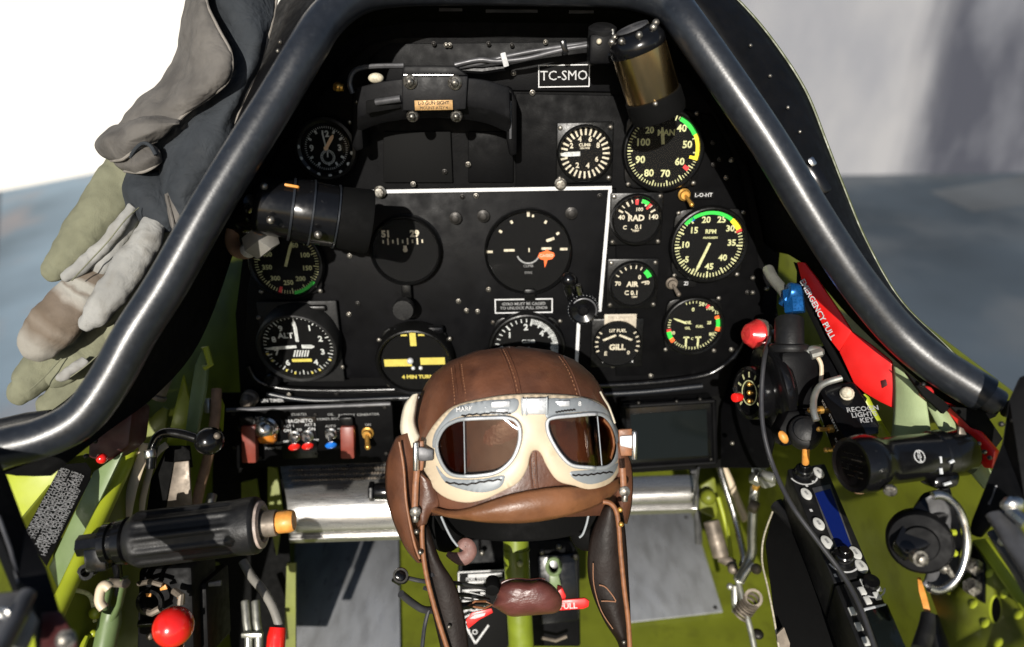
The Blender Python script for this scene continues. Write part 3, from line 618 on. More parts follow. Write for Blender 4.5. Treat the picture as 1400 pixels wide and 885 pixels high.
# artificial horizon
gt,Mt,r,z0=gauge(722,343,56,'large round gyro horizon with an orange flag and cream dashes','gyro_horizon',flange='round',fs=1.07,ink='dial_cream',h=.012,
  shapes=[rects([(-.95,.02,.18,.06),(-.46,.05,.26,.06),(.44,.08,.24,.06),(.86,.06,.18,.06),(.02,.05,.03,.10),(.01,.93,.07,.13),(.12,.88,.05,.06)]),
   lambda mb,M,r,z:[mb.tick(M,a,r*.80,r*.88,r*.06,z) for a in (-52,-28,30,58)], lambda mb,M,r,z: mb.rect(M@RZ(18),.60*r,.12*r,.2*r,.07*r,z)],screws=(),bez=1.06,group=None)
mb=MB(); mb.poly(Mt,[(.23*r,-.12*r),(.30*r,-.18*r),(.38*r,-.2*r),(.40*r,-.40*r),(.47*r,-.2*r),(.58*r,-.18*r),(.64*r,-.1*r),(.62*r,-.02*r),(.5*r,.02*r),(.45*r,.08*r),(.40*r,.02*r),(.27*r,-.02*r)],z0+.0012); mb.build('warning_flag',mm['arc_orange'],gt)
mb=MB(); mb.text(Mt,'CAGED',.1*r,.44*r,-.09*r,z0+.0016,.02); mb.build('lettering',mm['dial_cream'],gt)
mb=MB(); mb.arc(Mt,.26*r,.30*r,110,250,20,z0+.0004); mb.text(Mt,'CLIMB',.09*r,0,-.35*r,z0+.0004); mb.text(Mt,'DIVE',.09*r,0,-.52*r,z0+.0004); mb.build('horizon_markings',mm['ink_dim'],gt)
mb=MB(); mb.box(PM(724,402,.008),.012,.012,.008,.002); mb.build('adjuster',mm['bezel_black'],gt)
# turn indicator
t,Mt,r,z0=gauge(569,488,46,'round turn indicator with yellow bars and yellow lettering','turn_indicator',flange='lug',fs=1.16,ink='dial_yellow',tilt=8,ky=1.0,h=.012,
  shapes=[rects([(-.50,-.06,.80,.24),(.52,-.02,.72,.24),(0,.72,.18,.44),(-.25,.86,.18,.06),(.25,.86,.18,.06)])],texts=[('4 MIN TURN',.05,-.56,.17,.03)],srad=1.2,screws=(300,60,140,225),group=None)
mb=MB(); mb.box(PM(572,451,.012),.052,.008,.010,.003); mb.build('hood',mm['gloss_black'],t)
mb=MB(); mb.ball(Mt@T(-.12*r,.04*r,z0+.003),.0035); mb.ball(Mt@T(-.06*r,-.22*r,z0+.002),.0022); mb.ball(Mt@T(.16*r,-.22*r,z0+.002),.0022); mb.build('slip_ball',mm['rim_silver'],t)
# rate of climb behind the helmet
gauge(720,474,46,'round white numbered climb gauge peeking out above the leather helmet','climb_gauge',flange='lug',fs=1.16,ink='dial_white',h=.011,
  texts=[('0',-.74,0,.22,.03),('1',-.5,.42,.24,.03),('2',-.02,.66,.26,.03),('4',.44,.46,.24,.03),('6',.75,.02,.22,.03),('CLIMB',.05,.22,.14)],ticks=[dict(n=30,a=(10,110),r=(.78,.93),w=.03,mj=5),dict(n=10,a=(-90,0),r=(.82,.93),w=.03,mj=5)],hands=[dict(a=250,l=.7,w=.07,b=.1)],screws=(310,50),group=None)
# ------------------------------------------------------------------ cockpit tub
FZ=-.80
mb=MB(); mb.box(frame(Vector((.02,.62,FZ-.01)),Vector((1,0,0)),Vector((0,1,0)),Vector((0,0,1))),.82,1.0,.02)
tag(mb.build('cockpit_floor',mm['olive']),'olive green metal cockpit floor under the pedals','floor')
def wallp(name,pts,label):
    mb=MB(); mb.grid(pts); return tag(mb.build(name,mm['olive'],mods=[('SOLIDIFY',dict(thickness=.003,offset=1))]),label,'wall')
lwz=[-.40,-.375,-.30,-.25]
lw=[(-.395,.16),(-.375,.45),(-.355,.75),(-.33,1.12)]; rw=[(.40,.16),(.385,.45),(.36,.75),(.34,1.12)]
wallp('side_wall',[[Vector((x,y,FZ-.02)) for x,y in lw],[Vector((x*1.01,y,-.55)) for x,y in lw],[Vector((x,y,z)) for (x,y),z in zip(lw,lwz)]],'olive green left side wall of the cockpit behind the throttle')
wallp('side_wall',[[Vector((x,y,FZ-.02)) for x,y in rw],[Vector((x*1.01,y,-.55)) for x,y in rw],[Vector((x,y,-.305)) for x,y in rw]],'olive green right side wall of the cockpit beside the radio')
mb=MB(); mb.box(T(0,1.13,-.575),.78,.02,.65); tag(mb.build('bulkhead',mm['matt_black']),'dark bulkhead in the footwell behind the rudder pedals','bulkhead')  # black wall placed to give the darkness under the instrument panel
def floorplate(q,label,nm='floor_plate'):
    mb=MB(); mb.prism([GZ(x,y,FZ+.002) for x,y in q],(0,0,.003),.0008)
    mb2=mb; o=tag(mb.build(nm,mm['plate']),label,'floor plate'); return o
fp=floorplate([(404,735),(545,730),(548,905),(396,905)],'worn blue grey metal floor plate below the left pedal')
fp2=floorplate([(845,700),(945,700),(988,838),(838,855)],'worn blue grey metal floor plate below the right pedal')
for q,par in [((978,831),fp2),((850,846),fp2),((938,708),fp2)]:
    mb=MB(); mb.lathe(frame(GZ(*q,FZ+.005),Vector((1,0,0)),Vector((0,1,0)),Vector((0,0,1))),[(.003,0),(.0025,.0008),(0,.001)],12); mb.build('screw',mm['dark_screw'],par)

# ------------------------------------------------------------------ rudder pedals
def pedal(rows,label,dots):
    t=thing('rudder_pedal',label,'pedal',D(rows[3][1],rows[3][0],rows[3][3]),'polished rudder pedals')
    G=[]
    for y,xl,xr,z in catmull(rows,4):
        G.append([D(xl+(xr-xl)*k/10,y-(xr-xl)*k/10*.03,z) for k in range(11)])
    MB().grid(G).build('tread',mm['brushed'],t,mods=[('SOLIDIFY',dict(thickness=.003,offset=1)),('BEVEL',dict(width=.0008,segments=2))])
    if dots:
        mb=MB()
        for i in range(34):
            for j in range(4):
                u=(i+.5*(j%2))/34; y0=636+j*7; z=.787-j*.0075
                p=D(392+j*2+u*142,y0-u*4,z-.001); mb.ball(T(*p),random.uniform(.0011,.0019),n=6)
        mb.build('grip_studs',mm['grubby'],t)
    y,xl,xr,z=rows[0]
    mb=MB()
    for xx in ((xl+6,) if dots else (xr-4,)):
        mb.tube([D(xx,y-10,z+.01),D(xx+6,y+35,z+.02),D(xx+8,y+90,z+.05)],.005,8)
    mb.build('pedal_arm',mm['grey_metal'],t)
    return t
pt=pedal([(628,382,556,.792),(645,384,556,.780),(664,388,556,.766),(680,391,556,.756),(696,393,556,.751),(712,394,556,.750),(726,395,556,.754),(733,395,556,.760),(738,395,556,.757),(743,396,556,.763)],'polished steel rudder pedal with a studded top, left of the leather helmet',True)
pedal([(652,845,951,.86),(660,845,951,.850),(668,845,952,.843),(678,845,952,.839),(688,845,953,.840),(694,845,953,.846),(699,845,953,.843),(705,845,952,.850)],'polished steel rudder pedal showing right of the leather helmet',False)
mb=MB(); mb.cyl(D(512,672,.735),D(540,672,.735),.009,16,.002); mb.cyl(D(505,672,.735),D(512,672,.735),.0105,6,.001); tag(mb.build('pedal_bolt',mm['gloss_black']),'black bolt head sticking out in front of the left pedal','bolt')

# ------------------------------------------------------------------ switch panel
sp=thing('switch_panel','black switch panel with red, blue and brass toggles below the instrument panel','switch panel',PP(425,595,.03))
SO=.03
def SM(px,py,o=0): return PM(px,py,SO+o,1.5)
mb=MB(); mb.plate([PP(x,y,SO) for x,y in [(308,562),(536,551),(540,632),(316,641)]],.004,.001); mb.build('face_plate',mm['panel_black'],sp)
mb=MB(); mb.tube([PP(310,561,SO+.002),PP(534,552,SO+.002)],.0022,8); mb.build('top_edge',mm['grey_metal'],sp)
mb=MB(); mb.plate([PP(x,y,SO+.0015) for x,y in [(384,572),(432,570),(434,626),(386,628)]],.0012,.0003); mb.build('magneto_plate',mm['gloss_black'],sp)
def guard(px,y0,y1,w,label,m='red_guard'):
    g=MB(); s=depth(PP(px,y0,SO))/F; a=PP(px,y0,SO+.012); 
    pts=[PP(px-w/2,y0,SO+.012),PP(px+w/2,y0,SO+.012),PP(px+w/2+1,y1,SO+.018),PP(px-w/2+1,y1,SO+.018)]
    g.plate(pts,.010,.0018); o=g.build('switch_guard',mm[m],sp,label)
    h=MB(); h.cyl(PP(px-w/2-2,y0+2,SO+.006),PP(px+w/2+2,y0+2,SO+.006),.0035,12); h.box(SM(px,y0-8,.004),w*s,.012,.008,.002); h.build('hinge',mm['bezel_black'],o)
guard(339,583,634,20,'brownish red switch guard at the far left')
guard(474,584,628,19,'brownish red switch guard between blue and brass toggles')
mb=MB(); mb.lathe(SM(366,583),[(.0125,0),(.0125,.004),(.0105,.006),(.0105,.010),(.009,.013),(.004,.016),(0,.0165)],22); lamp=mb.build('indicator_lamp',mm['steel'],sp)
mb=MB(); mb.lathe(SM(366,594,.006)@RX(50),[(.0095,0),(.0095,.006),(.007,.009),(0,.010)],20); mb.build('amber_lens',mm['amber'],lamp)
def toggle(px,py,m,label,body='steel',l=26,ballr=.0056):
    mb=MB(); M=SM(px,py,.0); mb.lathe(M,[(.0065,0),(.0065,.002),(.005,.003),(.0045,.007),(0,.007)],14)
    a=M@Vector((0,0,.006)); b=PP(px,py+l,SO+.016); c=a.lerp(b,.6); mb.tube([a,c],[.0022,.0026],10); o=mb.build('toggle_switch',mm[body],sp,label)
    mb=MB()
    if m:
        mb.tube([c,a.lerp(b,.68),a.lerp(b,.82),a.lerp(b,.95),a.lerp(b,1.04)],[.0028,.0052,.0062,.0050,.0012],14); mb.build('toggle_tip',mm[m],o)
    else:
        mb.tube([c,b],[.0024,.003],10); mb.ball(T(*b),.0032); mb.build('toggle_tip',mm[body],o)
toggle(403,596,'red_plastic','red tipped toggle nearest the amber lamp',l=18)
toggle(421,595,'red_plastic','red tipped toggle nearest the blue one',l=18)
toggle(453,592,'blue_plastic','blue tipped toggle',l=20)
toggle(503,591,None,'bare brass toggle','gold',l=20)
mb=MB()
for s,px,py,z in [('MAGNETO',409,576,.0058),('ACT 1',395,583,.0042),('ACT 2',424,581,.0042),('ON',393,589,.005),('TO',409,588,.004),('ON',426,587,.005),('OFF',391,604,.0036),('OFF',432,602,.0036)]:
    mb.text(SM(px,py,.0018),s,z,0,0,0,.015)
mb.build('lettering',mm['ink_white'],sp)
mb=MB()
for s,px,py,z in [('EMERGENCY',345,572,.0042),('STARTER',409,567,.004),('PRIMER BOOST',452,573,.0042),('OIL',452,567,.0042),('BATTERY',474,568,.0042),('GENERATOR',503,567,.004),('TEST',381,606,.004),('PUSH TEST',375,613,.004),('ON',503,581,.004),('AUTO',452,583,.004)]:
    mb.text(SM(px,py,.001),s,z,0,0,0,.01)
mb.build('lettering',mm['ink_dim'],sp)
for q in [(319,566),(431,567),(526,557),(355,625),(433,620),(320,612),(528,620)]:
    mb=MB(); mb.lathe(SM(*q,.0005),[(.0022,0),(.0018,.001),(0,.0014)],12); mb.build('screw',mm['dark_screw'],sp)

# dark display on the right under the panel
dt=thing('display_unit','dark square display in a thin black frame, right of the leather helmet','display',PP(914,590,.02))
mb=MB(); mb.plate([PP(x,y,.018) for x,y in [(852,556),(976,548),(978,632),(856,640)]],.02,.001); mb.build('housing',mm['gloss_black'],dt)
mb=MB(); mb.plate([PP(x,y,.0188) for x,y in [(862,567),(966,560),(968,623),(864,629)]],.0006); mb.build('screen',mm['screen_black'],dt)
mb=MB()
for a,b in [((852,556),(976,548)),((976,548),(978,632)),((978,632),(856,640)),((856,640),(852,556))]: mb.tube([PP(*a,.019),PP(*b,.019)],.0026,8)
mb.build('frame',mm['panel_grey'],dt)
for q in [(873,551),(925,549),(957,546),(972,628)]:
    mb=MB(); mb.ball(T(*PP(*q,.022)),.0022,n=10); mb.build('screw',mm['dark_screw'],dt)
mb=MB(); mb.tube([PP(955,640,.0),PP(953,655,-.01),PP(948,690,-.03)],.0016,8); mb.build('wire',mm['cable'],dt)

# sub-panel behind and beside (dark skirt)
mb=MB(); mb.plate([PP(x,y,-.012) for x,y in [(300,538),(1052,530),(1050,610),(985,640),(850,648),(540,640),(320,640)]],.003,.001); tag(mb.build('panel_skirt',mm['matt_black']),'dark skirt below the instrument panel between switch panel and display','panel')

# ------------------------------------------------------------------ control column and gear behind the helmet
st=thing('control_stick','green tubular control stick standing below the leather helmet','control stick',D(711,870,.72))
MB().tube([D(704,690,.70),D(706,760,.70),D(709,822,.70),D(712,868,.70),D(716,960,.71)],.0128,24).build('tube',mm['stick_green'],st)
mb=MB(); mb.ring(axis_frame(D(706,752,.70),D(706,741,.70)),[(.0136,0),(.0136,.0015),(.0126,.0015),(.0126,0)],24); mb.build('collar',mm['stick_green'],st)
mb=MB(); mb.ball(T(*D(711,771,.686)),.0032,n=12); mb.build('rivet',mm['lume'],st)
# dark selector box behind the stick
bx=thing('selector_box','dark grey fuel selector box behind the green control stick','box',D(715,800,.80))
mb=MB(); mb.plate([D(x,y,.80) for x,y in [(628,742),(660,735),(700,738),(780,738),(792,760),(794,885),(620,885)]],.03,.003); mb.build('body',mm['panel_grey'],bx)
mb=MB(); mb.plate([D(x,y,.792) for x,y in [(735,760),(788,758),(792,850),(740,856)]],.006,.003); mb.build('cover',mm['gloss_black'],bx)
for q in [(659,756),(764,748),(741,755),(787,762)]:
    mb=MB(); mb.ball(T(*D(*q,.785)),.0034,n=12); mb.build('screw',mm['screw'],bx)
mb=MB(); mb.tube([D(757+9*math.cos(a/16*6.283),775+11*math.sin(a/16*6.283),.778) for a in range(16)],.0022,8,closed=True); mb.plate([D(x,y,.778) for x,y in [(751,786),(764,786),(768,806),(752,806)]],.004,.001); mb.build('pull_ring',mm['sage_metal'],bx)
mb=MB(); mb.tube([D(740,872,.785),D(760,876,.785),D(775,870,.785)],.002,8); mb.build('wire',mm['grubby'],bx)
# placard with black and white lines
pl=thing('instruction_placard','black and white lined placard with a triangle, left of the control stick','placard',D(655,815,.77))
Mq=[D(x,y,.775) for x,y in [(625,782),(690,778),(694,886),(628,900)]]
mb=MB(); mb.plate(Mq,.002,.0004); mb.build('plate',mm['dial_black'],pl)
def QM(px,py,rot=0): return CF(px,py,.7745,rot)
mb=MB(); s=.7745/F
def pline(mb,x0,y0,x1,y1,w,z=.7738):
    a,b=Vector((x0,y0)),Vector((x1,y1)); n=Vector((b.y-a.y,a.x-b.x)).normalized()*w/2
    mb.plate([D(p.x,p.y,z) for p in (a+n,b+n,b-n,a-n)],.0004)
for l in [(627,783,689,780,2),(627,783,629,892,2),(640,788,686,786,5),(640,797,682,795,3),(632,808,668,806,2.5),(632,808,660,815,1.5),(632,822,668,826,2.5),(632,833,668,838,2),(632,846,664,830,2),(634,852,650,880,2.6),(668,855,650,880,2.6),(634,852,640,850,2),(630,838,645,833,2)]: pline(mb,*l)
for x,y,w in [(640,816,10),(652,819,8),(660,811,6),(640,828,14),(655,834,10)]: pline(mb,x-w/2,y,x+w/2,y+1,3)
mb.text(QM(647,864)@T(0,0,.0012),'LO',.008,0,0,0,.02); mb.text(QM(655,792)@T(0,0,.0012),'FUEL SYSTEM',.005,0,0,0,.02)
mb.build('lettering',mm['ink_white'],pl)
# red tag
rt=thing('warning_tag','red tag with white letters reaching out behind the maroon leather cover','tag',D(780,824,.66))
mb=MB(); mb.plate([D(x,y,.665) for x,y in [(752,822),(800,818),(806,822),(805,830),(798,833),(754,836)]],.003,.001); mb.plate([D(x,y,.668) for x,y in [(762,800),(768,802),(774,815),(772,826),(760,826)]],.003,.001); mb.build('tag',mm['red_paint'],rt)
mb=MB(); mb.text(CF(777,829,.6643,3),'FULL',.0078,0,0,0,.02); mb.build('lettering',mm['ink_white'],rt)
r2=thing('warning_streamer','red and white streamer left of the maroon leather cover','streamer',D(655,840,.68))
mb=MB(); mb.plate([D(x,y,.68) for x,y in [(637,848),(645,838),(672,832),(674,838),(655,848),(640,860)]],.002,.0005); mb.build('ribbon',mm['red_paint'],r2)
mb=MB(); mb.plate([D(x,y,.6785) for x,y in [(642,846),(650,840),(664,838),(662,842),(650,846)]],.0006); mb.build('white_band',mm['ink_white'],r2)

# ------------------------------------------------------------------ throttle quadrant
th=thing('throttle_lever','thick ribbed black rubber throttle grip with an orange tipped end','throttle',D(260,735,.52))
za=.53; zb=.535
A=D(176,739,za); B=D(350,718,zb); ax=(B-A).normalized(); L=(B-A).length; M=axis_frame(A,B,UP)
rg=.0212
mb=MB(); n=120; prof=[(0,.55),(.006,.72),(.014,.90),(.022,.97),(.03,1.0)]
rows=[]
for i in range(41):
    u=i/40; z=u*L
    e=min(1,.60+.4*math.sqrt(min(1,u/.10))) if u<.10 else 1
    if u>.90: e=1.02
    ribk=max(0,min(1,(u-.10)/.04,(.86-u)/.02))
    row=[]
    for k in range(n):
        a=2*math.pi*k/n; q=max(0,math.cos(11*a))**.6
        r=rg*e*(1-.075*ribk+.085*ribk*q)
        row.append(M@Vector((r*math.cos(a),r*math.sin(a),z)))
    rows.append(row)
mb.grid(rows,close=True); mb.lathe(M,[(0,0),(rg*.6,0)],24); mb.lathe(M,[(rg*1.02,L-.0005),(rg*.98,L+.002),(rg*.86,L+.003),(rg*.80,L+.001),(0,L+.001)],40); mb.build('grip',mm['rubber'],th,sharp=50)
mb=MB(); mb.ring(M,[(rg*.86,L+.0015),(rg*.84,L+.005),(rg*.66,L+.006),(rg*.56,L+.004),(rg*.56,L+.001)],36); mb.build('end_ring',mat('worn_ring',(.36,.29,.25),.5,var=.3,vscale=200,bump=.3,bscale=500),th)
mb=MB(); mb.lathe(M,[(rg*.56,L+.001),(rg*.54,L+.003),(rg*.48,L+.004),(rg*.47,L+.016),(0,L+.016)],28); mb.build('plunger',mm['grubby'],th)
mb=MB(); mb.lathe(M@T(0,0,0),[(rg*.36,L+.016),(rg*.40,L+.017),(rg*.41,L+.026),(rg*.36,L+.029),(0,L+.029)],10); mb.build('button',mm['orange'],th)
mb=MB(); mb.lathe(M,[(0,-.017),(rg*.70,-.017),(rg*.72,-.012),(rg*.62,-.011),(rg*.62,-.007),(rg*.80,-.006),(rg*.84,0),(rg*.7,.002)],32); mb.lathe(M,[(0,-.036),(rg*.4,-.036),(rg*.42,-.017),(0,-.017)],8)
mb.box(M@T(0,-.010,-.022),.018,.018,.016,.002); mb.build('collar',mm['gloss_black'],th)
mb=MB(); mb.ring(M@T(-.004,-.018,-.030)@RY(90),[(.006,-.004),(.006,.004),(.0035,.004),(.0035,-.004)],18); mb.build('clip',mm['gloss_black'],th)
mb=MB(); mb.tube([D(152,745,.535),D(160,775,.54),D(163,800,.545),D(162,812,.55)],[.004,.0035,.003,.003],10); mb.build('link',mm['gloss_black'],th)
# clevis rod
cl=thing('clevis_rod','sage green clevis fork and push rod below the throttle collar','push rod',D(150,850,.54))
mb=MB()
for dx,dz in ((-10,.545),(8,.535)):
    mb.tube([D(152+dx*.4,845,.54),D(156+dx,825,dz),D(161+dx,800,dz),D(162+dx,790,dz)],[.007,.0045,.0045,.0048],12,flat=(RT,.45))
mb.tube([D(153,835,.54),D(150,850,.54),D(146,870,.535),D(138,910,.53)],[.0068,.0085,.0082,.0082],18); mb.build('rod',mm['sage_metal'],cl)
mb=MB(); mb.cyl(D(150,796,.545),D(173,798,.53),.0035,14,.001); mb.build('pin',mm['grubby'],cl)
# lever with red ball
rb=thing('mixture_lever','glossy red ball knob on a black lever below the throttle grip','lever',D(237,857,.53))
mb=MB(); M2=CF(237,857,.52); mb.ball(M2,.0146,n=32); o=mb.build('knob',mm['red_plastic'],rb)
mb=MB(); mb.tube([D(240,880,.525),D(246,920,.54),D(250,990,.56)],.006,12); mb.build('stem',mm['gloss_black'],rb)
# black quadrant body
qb=thing('throttle_quadrant','dark throttle quadrant box with latches under the ribbed grip','throttle quadrant',D(260,840,.6))
mb=MB(); mb.plate([D(x,y,.585) for x,y in [(188,778),(262,775),(266,900),(185,900)]],.05,.004); mb.plate([D(x,y,.60) for x,y in [(258,800),(282,796),(286,900),(258,900)]],.05,.004); mb.build('body',mm['skin_black'],qb)
mb=MB(); mb.tube([D(190,798,.575),D(205,795,.57),D(222,800,.57)],.0022,8); mb.tube([D(197,835,.573),D(208,838,.57),D(219,832,.57)],.003,8); mb.ball(T(*D(205,870,.575)),.003); mb.tube([D(238,808,.575),D(248,815,.57),D(247,826,.57)],.003,8); mb.build('latch',mm['grubby'],qb)
mb=MB(); mb.plate([D(x,y,.572) for x,y in [(218,805),(226,799),(229,806),(219,808)]],.002,.0005); mb.plate([D(x,y,.572) for x,y in [(199,810),(207,809),(206,816),(200,816)]],.002); mb.plate([D(x,y,.572) for x,y in [(242,818),(246,810),(249,813),(247,822)]],.002); mb.build('yellow_tab',mm['orange'],qb)
mb=MB()
mb.cyl(D(190,853,.58),D(260,850,.58),.003,10); mb.ring(CF(207,822,.574),[(.011,0),(.011,.004),(.008,.004),(.008,0)],24); mb.build('bracket',mm['gloss_black'],qb)
mb=MB(); mb.plate([D(x,y,.575) for x,y in [(284,797),(302,794),(302,802),(284,803)]],.003,.001); mb.build('bright_tab',mm['grey_metal'],qb)
# hose with a red tip
hz=thing('hose','curved grey hose ending in a red tip, right of the throttle lever','hose',D(360,820,.7))
MB().tube([D(*p) for p in catmull([(332,768,.68),(345,790,.67),(360,808,.66),(374,832,.65),(382,856,.645),(384,864,.645)],5)],.0042,12).build('tube',mm['hose_grey'],hz)
mb=MB(); mb.tube([D(380,858,.643),D(378,870,.64),D(375,910,.635)],[.0075,.0085,.0085],16); mb.build('tip',mm['red_plastic'],hz)
def pipe(name,pts,r,m,label,cat,group=None,n=10):
    return tag(MB().tube([D(*p) for p in catmull(pts,5)],r,n).build(name,mm[m]),label,cat,group)
tp=thing('tube_bundle','pair of pale clamped tubes left of the curved grey hose','tubes',D(344,860,.75))
for x in (337,351):
    MB().tube([D(x-2,822,.76),D(x,850,.75),D(x+3,870,.745),D(x+3,910,.74)],.0042,10).build('tube',mm['alu_tube'],tp)
mb=MB(); mb.box(CF(345,868,.738),.022,.005,.006,.001); mb.build('clamp',mm['alu_tube'],tp)
pipe('hook',[(142,832,.50),(136,822,.5),(138,806,.5),(144,800,.5),(150,805,.5)],.0034,'cream','pale hook on the left console beside the green clevis','hook')
# left console
lc=thing('side_console','olive green left console with a bright lime edge rail','console',GX(150,760,-.32))
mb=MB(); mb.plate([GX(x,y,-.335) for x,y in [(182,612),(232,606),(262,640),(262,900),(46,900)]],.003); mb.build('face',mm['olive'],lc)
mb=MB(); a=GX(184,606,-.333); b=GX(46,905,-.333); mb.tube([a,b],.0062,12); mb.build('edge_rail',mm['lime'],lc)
mb=MB(); mb.tube([GX(x,y,-.330) for x,y in catmull([(98,806),(120,812),(127,825),(130,850)],4)],.0016,8); mb.build('wire',mm['lume'],lc)
mb=MB(); mb.ball(T(*GX(131,838,-.328)),.005,n=12); mb.ball(T(*GX(128,866,-.328)),.003,n=10); mb.build('rivets',mm['lime'],lc)
mb=MB(); mb.tube([GX(111,890,-.330),GX(118,872,-.33),GX(126,868,-.33)],.0022,8); mb.build('bead',mm['lime'],lc)
# left wall strips
mb=MB(); mb.plate([D(x,y,.56) for x,y in [(127,646),(150,630),(168,618),(78,806),(66,776)]],.003,.001); tag(mb.build('frame_strip',mm['sage_metal']),'sage green frame strip between the placard and the lime rail','strip')
wp=thing('wall_placard','black placard with dense rows of white text on the left wall','placard',D(85,700,.54))
mb=MB(); mb.plate([D(84,635,.545),D(118,632,.552),D(125,642,.552),D(124,655,.55),D(64,774,.51),D(34,728,.51)],.002,.0005); mb.build('plate',mm['matt_black'],wp)
a=D(48,748,.5115); b=D(108,640,.547); ex=(b-a).normalized(); nn=ex.cross(D(64,774,.51)-D(34,728,.51)).normalized()
if nn.dot(a)>0: nn=-nn
ey=nn.cross(ex); rnd=random.Random(3); mb=MB(); LL=(b-a).length
for i in range(9):
    u=(i+.9)/10.2; p0=D(84,635,.545).lerp(D(124,648,.551),u); p1=D(34,728,.51).lerp(D(64,774,.51),u)
    ln=' '.join(''.join(rnd.choice('ABDEGHKMNORSTU') for _ in range(rnd.randint(3,8))) for _ in range(4))[:rnd.randint(19,24)]
    d=(p0-p1); f=.92 if i not in (3,8) else .6
    vs,_f=text_mesh(ln,.01); wd=max(v.x for v in vs)-min(v.x for v in vs)
    mb.text(frame(p1.lerp(p0,.5)+nn*.0010,d.normalized(),nn.cross(d.normalized()),nn),ln,.0044,0,0,0,.01,d.length*f/(wd*.0044))
mb.build('lettering',mm['ink_dim'],wp)
mb=MB(); mb.plate([D(x,y,.565) for x,y in [(0,650),(88,628),(90,640),(36,735),(10,730),(-20,690)]],.004,.001); tag(mb.build('wall_gusset',mm['lime']),'bright green triangle of cockpit wall between the black arm and the text placard','gusset')
mb=MB(); mb.plate([D(x,y,.84) for x,y in [(286,560),(372,560),(392,640),(396,760),(404,905),(318,905),(300,770),(256,760),(262,640)]],.004,.001); tag(mb.build('footwell_shade_sheet',mm['matt_black']),'black sheet added for the darkness of the footwell left of the studded pedal','panel')  # black sheet added to hide the lit wall and keep the footwell dark
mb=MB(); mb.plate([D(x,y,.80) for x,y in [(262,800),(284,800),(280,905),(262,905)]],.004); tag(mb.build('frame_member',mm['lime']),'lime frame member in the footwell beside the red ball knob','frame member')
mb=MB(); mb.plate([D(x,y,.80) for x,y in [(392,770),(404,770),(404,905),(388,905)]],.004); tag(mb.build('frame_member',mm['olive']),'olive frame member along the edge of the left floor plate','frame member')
# black arm in the corner
ar=thing('canopy_arm','tapered black arm crossing the lower left corner','arm',D(50,780,.40))
mb=MB(); mb.plate([D(x,y,z) for x,y,z in [(-40,610,.45),(0,628,.45),(10,652,.445),(38,721,.42),(64,775,.40),(84,835,.385),(104,873,.375),(112,905,.37),(52,905,.37),(50,850,.38),(38,812,.39),(24,796,.395),(-40,640,.42)]],.012,.002); mb.build('arm',mm['skin_black'],ar)
mb=MB(); mb.plate([D(x,y,z) for x,y,z in [(56,838,.378),(82,836,.378),(103,874,.370),(108,905,.365),(55,905,.365)]],.002,.0005); mb.build('foot',mm['dark_red'],ar)
mb=MB(); mb.tube([D(-2,706,.41),D(14,750,.403),D(26,797,.395)],.0011,8); mb.build('edge_line',mm['grey_metal'],ar)  # highlight along the arm's edge, drawn as a thin grey rod
mb=MB(); M=CF(90,874,.360,20,0,35); mb.lathe(M,[(.0034,0),(.0034,.001),(.0030,.0015),(.0030,.004),(.002,.0045),(0,.0045)],6); mb.lathe(M,[(.0046,-.001),(.0046,.0006),(0,.0006)],20); mb.build('bolt',mm['screw'],ar)
cr=thing('seat_rail','grey metal channel rail in the lower left corner','rail',D(10,840,.36))
mb=MB(); mb.plate([D(x,y,z) for x,y,z in [(-40,812,.37),(30,804,.375),(42,812,.37),(0,886,.34),(-10,905,.335),(-40,905,.335)]],.008,.003); mb.build('channel',mm['grey_metal'],cr)
mb=MB(); mb.tube([D(38,812,.368),D(18,850,.352),D(-6,896,.335)],.0042,12); mb.build('lip',mm['grey_metal'],cr)
mb=MB(); mb.plate([D(x,y,z) for x,y,z in [(42,832,.372),(52,846,.372),(32,890,.36),(10,905,.355),(14,890,.36)]],.006,.001); mb.build('inner_channel',mm['hose_grey'],cr)
mb=MB(); mb.plate([D(x,y,z) for x,y,z in [(46,856,.385),(64,852,.385),(60,880,.378),(46,905,.372),(26,905,.372)]],.006,.001); mb.build('lime_web',mm['lime'],cr)
mb=MB(); mb.tube([D(6+6*math.cos(a/12*6.283),839+5*math.sin(a/12*6.283),.352) for a in range(12)],.0014,8,closed=True); mb.build('slot_rim',mm['steel'],cr)
# dark red latch block
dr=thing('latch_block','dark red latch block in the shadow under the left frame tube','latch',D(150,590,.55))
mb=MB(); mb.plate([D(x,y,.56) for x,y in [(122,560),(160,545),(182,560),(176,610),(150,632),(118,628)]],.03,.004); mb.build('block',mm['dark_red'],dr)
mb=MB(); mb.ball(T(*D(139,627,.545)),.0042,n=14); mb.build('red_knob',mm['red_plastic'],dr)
for q in [(130,603),(118,624)]:
    mb=MB(); mb.ball(T(*D(*q,.553)),.0022,n=10); mb.build('rivet',mm['dark_screw'],dr)
